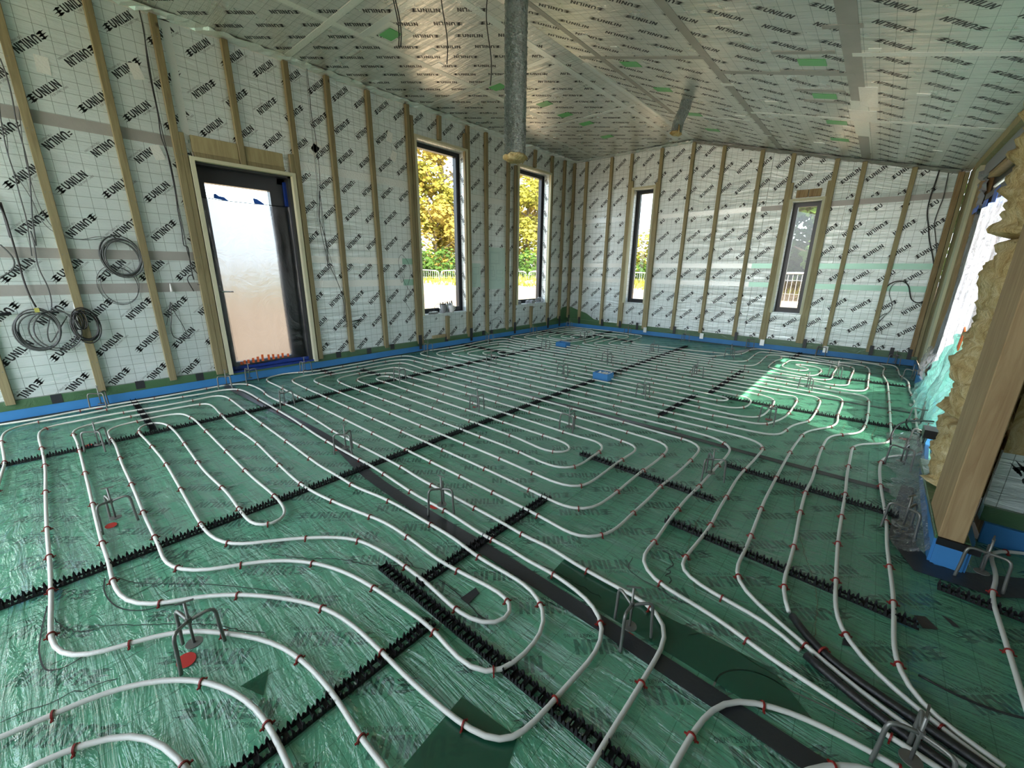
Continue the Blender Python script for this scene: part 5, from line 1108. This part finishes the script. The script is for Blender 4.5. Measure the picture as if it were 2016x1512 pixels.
# ------------------------------------------------------------------ cables
def W3(k): return [Vector((x / 1000, y / 1000, z / 1000)) for x, y, z in [tuple(int(v) for v in t.split(',')) for t in WIRES[k].split()]]
CL = {'lw0': (.0045, 'cable', 'thick black cable down the batten left of the door'), 'lw1': (.0035, 'cable', 'thinner black cable beside the thick one left of the door, ending in a loop'), 'lw2': (.004, 'cable_grey', 'grey cable falling to a wide loop between the cable coils'),
 'lw3': (.006, 'cable', 'thick black cable leading down to the large coil'), 'lw4': (.0035, 'cable_grey', 'thin grey cable beside the first batten behind the coils'), 'lw5': (.002, 'cable_grey', 'thin wire slanting across to the upper grey coil'), 'lw6': (.002, 'cable_grey', 'second thin wire curving to the upper grey coil, closer to the batten'),
 'lw7': (.005, 'cable_grey', 'grey cable bend at the very left edge of the picture'), 'pig1': (.0035, 'cable_grey', 'left cable tail under the white sleeve'), 'pig2': (.003, 'cable_grey', 'right cable tail under the white sleeve'), 'pig3': (.002, 'cable_grey', 'faint short wire beside the white sleeve'),
 'rw0': (.0032, 'cable', 'thin black cable running down from the ceiling right of the door'), 'rw1': (.002, 'cable_grey', 'fine wire beside the cable right of the door'), 'rw2': (.0022, 'cable', 'twisted black wire hanging left of the mug window'), 'rw3': (.002, 'cable', 'small black wire loop below the pinned drawing'),
 'bw0': (.007, 'cable', 'thick black wire looping down the right end of the back wall'), 'bw1': (.005, 'cable_grey', 'grey cable beside the thick black wire on the back wall'), 'bw2': (.0035, 'cable_grey', 'thin knotted wire low on the back wall, right end'), 'bw3': (.003, 'cable', 'short arched wire low on the back wall near the corner'),
 'bw4': (.0025, 'cable_grey', 'thin wavy wire beside the corner batten'), 'bw5': (.002, 'cable', 'tiny wire stub below the sky-lit narrow window'), 'fc0': (.006, 'cable', 'upper black cable arching from the wool to the floor'), 'fc1': (.005, 'cable', 'black cable loop in front of the wool'), 'fc2': (.006, 'cable', 'lower black cable dropping from the grommet to the floor'),
 'fc3': (.0035, 'cable', 'loose black cable lying on the floor at the bottom right')}
for k, (r, m, lab) in CL.items():
    P = W3(k)
    if k.startswith(('lw', 'pig', 'rw')): P = [Vector((max(p.x, .012) + .006 * math.sin(i * 1.7), p.y, p.z)) for i, p in enumerate(P)]
    if k == 'fc3': P = [Vector((p.x, p.y, .010)) for p in P]
    P = smooth_line(crom(P, .02), 2)
    bm = bmesh.new(); tube(bm, P, r, 6); tag(mk('cable', bm, m, None, True), lab, 'cable', 'loose cables')
def coil(lab, y, z, ry, rz, turns, r, mat, seed, x=.035, spread=.02, tilt=0):
    rn = random.Random(seed); P = []
    n = 28 * turns; 
    dy = [rn.uniform(-spread, spread) for _ in range(turns + 2)]; dz = [rn.uniform(-spread, spread) for _ in range(turns + 2)]; sc = [1 + rn.uniform(-.12, .1) for _ in range(turns + 2)]
    for i in range(n):
        t = i / 28; k = int(t); f = t - k; g = f * f * (3 - 2 * f)
        a_ = 2 * math.pi * t + 1.57; s = sc[k] * (1 - g) + sc[k + 1] * g
        yy = ry * s * math.cos(a_); zz = rz * s * math.sin(a_)
        P.append(Vector((x + .012 * math.sin(a_ * 1.3) + .004 * (k % 3), y + dy[k] * (1 - g) + dy[k + 1] * g + yy * math.cos(tilt) - zz * math.sin(tilt), z + dz[k] * (1 - g) + dz[k + 1] * g + yy * math.sin(tilt) + zz * math.cos(tilt))))
    bm = bmesh.new(); tube(bm, P, r, 6); return tag(mk('cable_coil', bm, mat, None, True), lab, 'cable coil', 'cable coils hung on the left wall')
coil('largest coil of grey cable, lower left on the wall', -7.225, .665, .11, .145, 4, .0055, 'cable_grey', 3, x=.055)
coil('wide loose loop of cable overlapping the largest coil', -7.14, .665, .125, .15, 2, .005, 'cable_grey', 8, x=.065)
coil('tight bundle of dark cable beside the largest coil, crossing the batten', -6.985, .675, .075, .125, 5, .005, 'cable', 5, x=.07)
coil('small inner hank of dark cable hanging in the tight bundle', -7.0, .72, .03, .07, 4, .004, 'cable', 6, x=.085)
coil('upper coil of pale grey cable between two battens', -6.66, 1.205, .125, .155, 7, .0042, 'cable_grey', 11, x=.03)
coil('loose thin wire loop hanging under the upper coil', -6.72, .99, .12, .16, 3, .0022, 'cable_grey', 13, x=.02)
def wsleeve(lab, y, z, h):
    bm = bmesh.new(); tube(bm, [(.02, y, z), (.024, y, z - h * .5), (.028, y, z - h)], [.004, .008, .012], 8); tag(mk('white_sleeve', bm, 'white', None, True), lab, 'sleeve')
wsleeve('white tape sleeve around cable tails left of the door', -6.385, .99, .07); wsleeve('white tape sleeve above the tight cable bundle', -7.0, .88, .07)
bm = bmesh.new(); tube(bm, [(.02, -7.49, .80), (.04, -7.40, .79), (.045, -7.33, .80)], .012, 8); tag(mk('cable_conduit', bm, 'black_plastic', None, True), 'short thick black conduit end at the left edge of the picture', 'conduit')
bm = bmesh.new(); box(bm, .045, .078, -7.215, -7.19, .80, .83); tag(mk('yellow_tie', bm, simple('yellow_tape', (.45, .42, .10), .5)), 'yellowish tape wrapped on top of the largest coil', 'tape')
HC = [((1.969, -5.226), 2.60, .0045, 'left hanging black cable under the ceiling'), ((2.215, -5.012), 2.50, .004, 'middle hanging black cable under the ceiling'), ((2.304, -4.675), 2.45, .004, 'hanging black cable just left of the big foil duct')]
for (x, y), z, r, lab in HC:
    P = [Vector((x + .012 * math.sin(t * 7), y + .014 * math.sin(t * 5 + 1), z + (zceil(x) - z) * t)) for t in [i / 14 for i in range(15)]]
    Q = [p + Vector((.012, .008, 0)) for p in reversed(P)]
    if r > .0042: P = Q[:0] + P[::-1] + [P[0] + Vector((.006, .004, -.006))] + [p + Vector((.012, .008, 0)) for p in P]
    bm = bmesh.new(); tube(bm, P, r, 6); tag(mk('hanging_cable', bm, 'cable', None, True), lab, 'cable', 'cables hanging from the ceiling')

# ------------------------------------------------------------------ foil ducts
def duct(lab, P, r, seed, ruff):
    P = smooth_line(crom(P, .008), 2); root = empty('foil_duct', tuple(P[0]), label=lab, cat='duct', group='foil ducts hanging from the ceiling')
    bm = bmesh.new(); rings = []; n = 72
    for i, p in enumerate(P):
        dd = (P[min(i + 1, len(P) - 1)] - P[max(i - 1, 0)]).normalized(); s, u = frame_basis(dd); row = []
        for k in range(n):
            t = 2 * math.pi * k / n; q = Vector((math.cos(t), math.sin(t), 0))
            dr = r * (1 + .06 * noise.noise(Vector((q.x * 3, q.y * 3, i * .25 + seed))) + .07 * noise.noise(Vector((q.x * 7, q.y * 7, i * .8 + seed))) + .045 * noise.noise(Vector((q.x * 15, q.y * 15, i * 1.3 + seed))))
            row.append(bm.verts.new(p - P[0] + s * q.x * dr + u * q.y * dr))
        rings.append(row)
    for a_, b_ in zip(rings, rings[1:]):
        for k in range(n): bm.faces.new((a_[k], a_[(k + 1) % n], b_[(k + 1) % n], b_[k]))
    mk('foil_sleeve', bm, 'duct', root)
    bm = bmesh.new(); rows = []; e = P[-1] - P[0]; dd = (P[-1] - P[-3]).normalized(); s, u = frame_basis(dd)
    for j in range(7):
        row = []
        for k in range(36):
            t = 2 * math.pi * k / 36; q = Vector((math.cos(t), math.sin(t), 0)); f = math.sin(math.pi * (j + .6) / 7.2)
            rr = r * (.55 + .55 * f) * (1 + ruff * noise.noise(Vector((q.x * 2.5, q.y * 2.5, j * .5 + seed))))
            row.append(bm.verts.new(e + dd * ((j - 2.5) * r * .13 + ruff * r * .5 * noise.noise(Vector((q.x * 4, q.y * 4, seed)))) + s * q.x * rr + u * q.y * rr))
        rows.append(row)
    for a_, b_ in zip(rows, rows[1:]):
        for k in range(36): bm.faces.new((a_[k], a_[(k + 1) % 36], b_[(k + 1) % 36], b_[k]))
    bm.faces.new(rows[0][::-1]); bm.faces.new(rows[-1])
    mk('wool_end', bm, 'wool', root, True)
duct('large crinkled foil duct hanging straight down with yellow wool at its end', [(2.70, -4.835, zceil(2.70) - .003), (2.70, -4.835, 2.6), (2.702, -4.836, 2.25), (2.703, -4.837, 1.885)], .072, 3, .35)
duct('small bent foil duct hanging from the ceiling near the back wall', [(2.80, -2.12, zceil(2.80) - .002), (2.785, -2.12, 2.84), (2.74, -2.12, 2.74), (2.72, -2.12, 2.625)], .058, 7, .25)
bm = bmesh.new(); tube(bm, [(2.76, -2.16, 2.70), (2.77, -2.17, 2.62), (2.765, -2.17, 2.57)], [.006, .009, .004], 6); tag(mk('wool_tuft', bm, 'wool', None, True), 'wisp of yellow wool dangling from the small duct', 'insulation')

# ------------------------------------------------------------------ things on the window sills, drawing on the wall
def cup(name, lab, cat, x, y, z, r, h, mat, handle=False, lid=None, r2=None):
    root = empty(name, (x, y, z), label=lab, cat=cat)
    bm = bmesh.new(); n = 20; r2 = r2 or r * 1.1
    A = [[bm.verts.new((math.cos(2 * math.pi * k / n) * q, math.sin(2 * math.pi * k / n) * q, zz)) for k in range(n)] for q, zz in ((r * .85, 0), (r, .006), (r2, h), (r2 - .004, h), (r - .004, .008))]
    for a_, b_ in zip(A, A[1:]):
        for k in range(n): bm.faces.new((a_[k], a_[(k + 1) % n], b_[(k + 1) % n], b_[k]))
    bm.faces.new(A[0][::-1]); bm.faces.new(A[-1]); mk('cup_body', bm, mat, root, True)
    if handle:
        bm = bmesh.new(); tube(bm, crom([(0, r, h * .82), (0, r + .028, h * .78), (0, r + .030, h * .4), (0, r, h * .22)], .005), .0045, 6); mk('handle', bm, mat, root, True)
    if lid: bm = bmesh.new(); cyl(bm, (0, 0, h - .002), r2 + .002, .012, 20); mk('lid', bm, lid, root)
    return root
SZ = .5085
cup('travel_cup', 'dark travel cup with a black lid on the wider window sill', 'cup', -.01, -3.285, SZ, .029, .125, 'grey_block', lid='black_plastic')
cup('mug', 'white mug with a handle on the wider window sill', 'mug', -.01, -3.125, SZ, .037, .10, 'white', handle=True, r2=.045)
for i, (y, m, h) in enumerate(((-3.285, 'chrome', .15), (-3.235, 'white', .15), (-3.19, 'grey_block', .155), (-3.15, 'chrome', .155), (-3.105, 'grey_block', .16), (-3.065, 'white', .165))):
    root = empty('tube', (-.075, y, SZ), label='small upright cartridge, %s from the left in the row behind the mug' % WORDS[i], cat='cartridge', group='cartridges standing behind the mug')
    bm = bmesh.new(); cyl(bm, (0, 0, 0), .018, h * .8, 14); mk('cartridge_body', bm, m, root, True); bm = bmesh.new(); cyl(bm, (0, 0, h * .8), .012, h * .2, 12, .008); mk('cap', bm, 'black_plastic' if i % 2 else 'white', root, True)
def blob(name, lab, cat, c, s, mat, seed, amp=.3, par=None):
    bm = bmesh.new(); bmesh.ops.create_icosphere(bm, subdivisions=4, radius=1)
    for v in bm.verts:
        k = 1 + amp * noise.fractal(v.co * 1.8 + Vector((seed, 0, 0)), .8, 2.2, 4); v.co = Vector((v.co.x * s[0] * k, v.co.y * s[1] * k, max(-s[2] * .6, v.co.z * s[2] * k)))
    return tag(mk(name, bm, mat, par, True, loc=(c[0], c[1], c[2] + s[2] * .6)), lab, cat)
blob('plastic_wrap', 'crumpled silvery wrapper lying on the wider window sill', 'wrapper', (-.005, -3.47, SZ), (.03, .085, .022), 'duct', 3)
bm = bmesh.new(); tube(bm, crom([(-.06, -3.42, .52), (-.06, -3.40, .60), (-.06, -3.34, .64), (-.06, -3.30, .62), (-.06, -3.29, .52)], .01), .003, 6); tag(mk('wire_hoop', bm, 'cable_grey', None, True), 'thin wire hoop standing on the wider window sill', 'wire')
SZ2 = .5385
for y, l, lab in ((-1.585, .095, 'left grey block on the second window sill'), (-1.19, .08, 'right grey block on the second window sill')):
    bm = bmesh.new(); box(bm, -.035, .035, -l / 2, l / 2, 0, .052); bmesh.ops.bevel(bm, geom=bm.edges[:], offset=.003, segments=1, affect='EDGES'); tag(mk('grey_block', bm, 'grey_block', None, loc=(-.01, y, SZ2)), lab, 'block')
blob('plastic_bag', 'crumpled clear plastic bag on the second window sill', 'plastic bag', (.0, -1.32, SZ2), (.035, .06, .04), 'polythene', 5)
blob('foil_bundle', 'crumpled pale plastic bunched in the corner of the second window sill', 'plastic bag', (-.02, -.95, SZ2), (.04, .12, .06), 'polythene', 9)
bm = bmesh.new(); rws = [[bm.verts.new((-.06 + .012 * math.sin(i * 2 + j), -1.64 + .075 * i / 6 * (1.1 - .5 * j / 9), SZ2 + .30 * j / 9)) for i in range(7)] for j in range(10)]
for a_, b_ in zip(rws, rws[1:]):
    for i in range(6): bm.faces.new((a_[i], a_[i + 1], b_[i + 1], b_[i]))
tag(mk('white_cloth', bm, 'white', None, True), 'white cloth standing in the left corner of the second window sill', 'cloth')
pp = empty('plan_drawing', (.0015, -2.165, .82), label='pale green building plan pinned to the left wall between two windows', cat='drawing')
bm = bmesh.new(); box(bm, 0, .001, -.215, .215, 0, .65); mk('sheet', bm, 'paper', pp)
bm = bmesh.new(); rn = random.Random(3)
def ln(y0, z0, y1, z1, w=.0018): 
    if abs(y1 - y0) > abs(z1 - z0): box(bm, .001, .0013, min(y0, y1), max(y0, y1), z0 - w, z0 + w)
    else: box(bm, .001, .0013, y0 - w, y0 + w, min(z0, z1), max(z0, z1))
def rect(y0, y1, z0, z1): ln(y0, z0, y1, z0); ln(y0, z1, y1, z1); ln(y0, z0, y0, z1); ln(y1, z0, y1, z1)
rect(-.145, .09, .40, .58); rect(-.135, .06, .41, .565); rect(-.14, -.0, .145, .40); rect(-.10, -.04, .2, .3); rect(-.14, -.06, .30, .36); rect(.02, .16, .14, .18); rect(.02, .16, .24, .30)
for i in range(26):
    y = rn.uniform(-.19, .15); z = rn.uniform(.03, .6); ln(y, z, y + rn.uniform(.01, .05), z, .001)
mk('plan_lines', bm, 'paper_line', pp)['kind'] = 'stuff'
pq = empty('plan_drawing', (.0015, -2.62, .86), label='small faint drawing sheet left of the larger building plan', cat='drawing')
bm = bmesh.new(); box(bm, 0, .001, -.10, .10, 0, .36); mk('sheet', bm, 'paper', pq)
bm = bmesh.new(); rect(-.07, .06, .2, .3); rect(-.07, -.0, .06, .2); mk('plan_lines', bm, 'paper_line', pq)['kind'] = 'stuff'

# ------------------------------------------------------------------ outside
def ter(x, y):
    d = math.hypot(x - CAMP.x, y - CAMP.y)
    h = -.45
    t = max(0, min(1, (d - 8.6) / 4.2)); h += (.93 + .10 * noise.noise(Vector((x * .25, y * .25, 2)))) * t * t * (3 - 2 * t)
    t = max(0, min(1, (d - 13.6) / 3)); h += .16 * t
    t = max(0, min(1, (d - 17) / 4)); h -= .5 * t
    h += .12 * noise.fractal(Vector((x * .8, y * .8, 0)), .9, 2.1, 4) * (1 if d > 8 else .5)
    if x > 4.9: h = -.35 + .05 * noise.noise(Vector((x, y, 1)))
    return h
bm = bmesh.new(); rows = []
us = [-46 + i * .75 for i in range(int(40 / .75))]; 
xs2 = [-60, -45, -36] + [-30 + .45 * i for i in range(78)] + [5.6, 7, 10, 16, 26, 45]; ys2 = [-45, -30, -20, -14, -11, -10] + [-9.6 + .45 * i for i in range(80)] + [27, 30, 36, 46, 60]
for y in ys2: rows.append([bm.verts.new((x, y, ter(x, y))) for x in xs2])
for j in range(len(ys2) - 1):
    for i in range(len(xs2) - 1):
        xm, ym = (xs2[i] + xs2[i + 1]) / 2, (ys2[j] + ys2[j + 1]) / 2
        if -.25 < xm < 6.9 and -9.9 < ym < .25: continue
        bm.faces.new((rows[j][i], rows[j][i + 1], rows[j + 1][i + 1], rows[j + 1][i]))
tag(mk('ground', bm, 'soil', None, True), kind='structure')
# grass tufts on the bank
bm = bmesh.new(); rg = random.Random(2); cnt = 0
while cnt < 9000:
    a_ = rg.uniform(.0, 2.2); d = rg.uniform(14.0, 18.5); x = CAMP.x - d * math.sin(a_ - .25); y = CAMP.y + d * math.cos(a_ - .25)
    if x > 3 and y < 2: continue
    if noise.noise(Vector((x * .4, y * .4, 7))) < -.25: cnt += 1; continue
    z = ter(x, y); h = rg.uniform(.08, .26); t = rg.uniform(0, 3.14); w = .035
    dx, dy = math.cos(t) * w, math.sin(t) * w
    v = [bm.verts.new((x - dx, y - dy, z - .03)), bm.verts.new((x + dx, y + dy, z - .03)), bm.verts.new((x + rg.uniform(-.1, .1), y + rg.uniform(-.1, .1), z + h))]
    bm.faces.new(v); cnt += 1
tag(mk('bank_grass', bm, 'grass'), 'dry yellow-green grass growing along the soil bank outside', 'grass', kind='stuff')
# temporary fence panels
def fence(x0, y0, x1, y1, zt, zb, lab, fine=True):
    a_ = Vector((x0, y0, 0)); b_ = Vector((x1, y1, 0)); L = (b_ - a_).length; dv = (b_ - a_) / L
    root = empty('fence_panel', (x0, y0, zb), label=lab, cat='fence panel', group='temporary mesh fence panels outside'); root.rotation_euler = (0, 0, math.atan2(dv.y, dv.x)); H = zt - zb
    bm = bmesh.new(); tube(bm, crom([(.03, 0, 0), (.03, 0, H - .12), (.06, 0, H - .03), (.15, 0, H), (L - .15, 0, H), (L - .06, 0, H - .03), (L - .03, 0, H - .12), (L - .03, 0, 0)], .06), .021, 8); mk('tube_frame', bm, 'galv', root, True)
    bm = bmesh.new(); x = .08
    while x < L - .05: box(bm, x, x + .009, -.004, .004, .15, H - .02); x += .09
    z = .2
    while z < H: box(bm, .04, L - .04, -.004, .004, z, z + .009); z += .3
    mk('wire_mesh', bm, 'galv', root)['kind'] = 'stuff'
k = 0
def polar(d, px_):
    # direction of a picture column at the horizon
    v = fw + rx * ((px_ - 1008) / 800.5); v.z = 0; v.normalize(); return Vector((CAMP.x, CAMP.y, 0)) + v * d
cols = [(760, 19.0), (875, 18.6), (960, 18.4), (1035, 18.2), (1110, 18), (1190, 18), (1262, 18.0)]
for (p0, d0), (p1, d1) in zip(cols, cols[1:]):
    A_, B_ = polar(d0, p0), polar(d1, p1 - 2); fence(A_.x, A_.y, B_.x, B_.y, 1.02, -.95, 'mesh fence panel outside, %s from the left beyond the left-wall windows' % WORDS[k]); k += 1
A_, B_ = polar(11.5, 1480), polar(11.2, 1584); fence(A_.x, A_.y, B_.x, B_.y, 1.10, -.75, 'nearer mesh fence panel seen through the dark-tree window')
# trees
def tree(lab, px_, d, h, r, leaf, n, sparse=False, z0=-.6, base=.0, lw=.16):
    c = polar(d, px_); rt = random.Random(int(px_ * 7 + d)); root = empty('tree', (c.x, c.y, z0), label=lab, cat='tree', group='trees beyond the fence')
    bm = bmesh.new(); tube(bm, [(0, 0, 0), (.05, 0, h * .3), (-.1, .1, h * .6), (.05, .1, h * .92)], [h * .028, h * .022, h * .014, h * .004], 8); mk('trunk', bm, 'bark', root, True)
    bm = bmesh.new(); tips = []
    for i in range(26 if sparse else 16):
        z = h * rt.uniform(.25, .88); a_ = rt.uniform(0, 6.28); L = r * rt.uniform(.5, 1.0) * (1.15 - z / h * .6)
        p1 = Vector((math.cos(a_) * L * .5, math.sin(a_) * L * .5, z + L * .3)); p2 = Vector((math.cos(a_) * L, math.sin(a_) * L, z + L * .55)); tube(bm, [(0, 0, z), p1, p2], [h * .008, h * .005, h * .002], 5); tips += [p1, p2, (p1 + p2) / 2]
    mk('branches', bm, 'bark', root, True)
    bm = bmesh.new()
    blobs = []
    if not sparse:
        for i in range(46): 
            z = base + (h - base) * (rt.random() ** .8) ; rad = r * math.sin(math.pi * min(.97, max(.06, .10 + (z / h) * .82))) ** .6 ; a_ = rt.uniform(0, 6.28); q = rad * math.sqrt(rt.random())
            blobs.append((Vector((math.cos(a_) * q, math.sin(a_) * q, z)), rt.uniform(.45, .95) * r * .42))
    for i in range(n):
        if sparse: cc = rt.choice(tips); rr = r * .22
        else: cc, rr = rt.choice(blobs)
        u = Vector((rt.gauss(0, 1), rt.gauss(0, 1), rt.gauss(0, 1))).normalized(); p = cc + u * rr * (rt.random() ** .35)
        s = lw * rt.uniform(.6, 1.2); nrm = (u + Vector((rt.uniform(-.8, .8), rt.uniform(-.8, .8), rt.uniform(-.3, .9)))).normalized(); a1, a2 = frame_basis(nrm)
        vs = [bm.verts.new(p + a1 * s * .5), bm.verts.new(p + a2 * s * .33), bm.verts.new(p - a1 * s * .5), bm.verts.new(p - a2 * s * .33)]; bm.faces.new(vs)
    mk('foliage', bm, leaf, root)['kind'] = 'stuff'
tree('tall sparse golden tree rising left in the mug window', 882, 25, 11.5, 3.2, 'leaf_gold', 3600, True, lw=.30)
tree('dense yellow-green tree low in the left of the mug window', 835, 24, 6.6, 2.2, 'leaf_yellow', 5200, lw=.26)
tree('dense golden bush behind the fence, centre of the mug window', 868, 22.5, 4.6, 2.0, 'leaf_gold', 4200, lw=.24)
tree('yellow-green tree at the right edge of the mug window', 915, 24, 5.6, 2.2, 'leaf_yellow', 4200, lw=.26)
tree('darker bush under the golden trees outside the mug window', 872, 20.8, 2.4, 1.9, 'leaf_dark', 3200, lw=.2)
tree('bright yellow tree filling the second window', 1032, 23.5, 6.3, 2.3, 'leaf_yellow', 6000, lw=.28)
tree('golden tree behind the second window, farther right', 1066, 27, 7.8, 2.6, 'leaf_gold', 3800, True, lw=.3)
tree('dark low bush under the trees of the second window', 1042, 20.2, 2.2, 2.2, 'leaf_dark', 2600, lw=.2)
tree('yellow tree low in the sky-lit narrow window', 1256, 23, 3.55, 1.7, 'leaf_yellow', 4200, lw=.24)
tree('dark green tree beside the yellow one in the sky-lit narrow window', 1272, 20, 2.1, 1.3, 'leaf_dark', 2400, lw=.2)
tree('dark ivy-clad tree filling the upper dark-tree window', 1575, 14.5, 6.2, 1.9, 'leaf_dark', 14000, lw=.24, base=.4)
tree('second dark tree behind the ivy-clad one', 1608, 16.5, 7.2, 2.2, 'leaf_dark', 11000, lw=.26)
tree('olive tree left behind the ivy-clad one', 1540, 17.5, 7.0, 2.2, 'leaf_dark', 9000, lw=.26)
tree('golden hedge tree seen over the soil between the windows', 955, 25, 5.2, 2.2, 'leaf_gold', 2200, lw=.3)
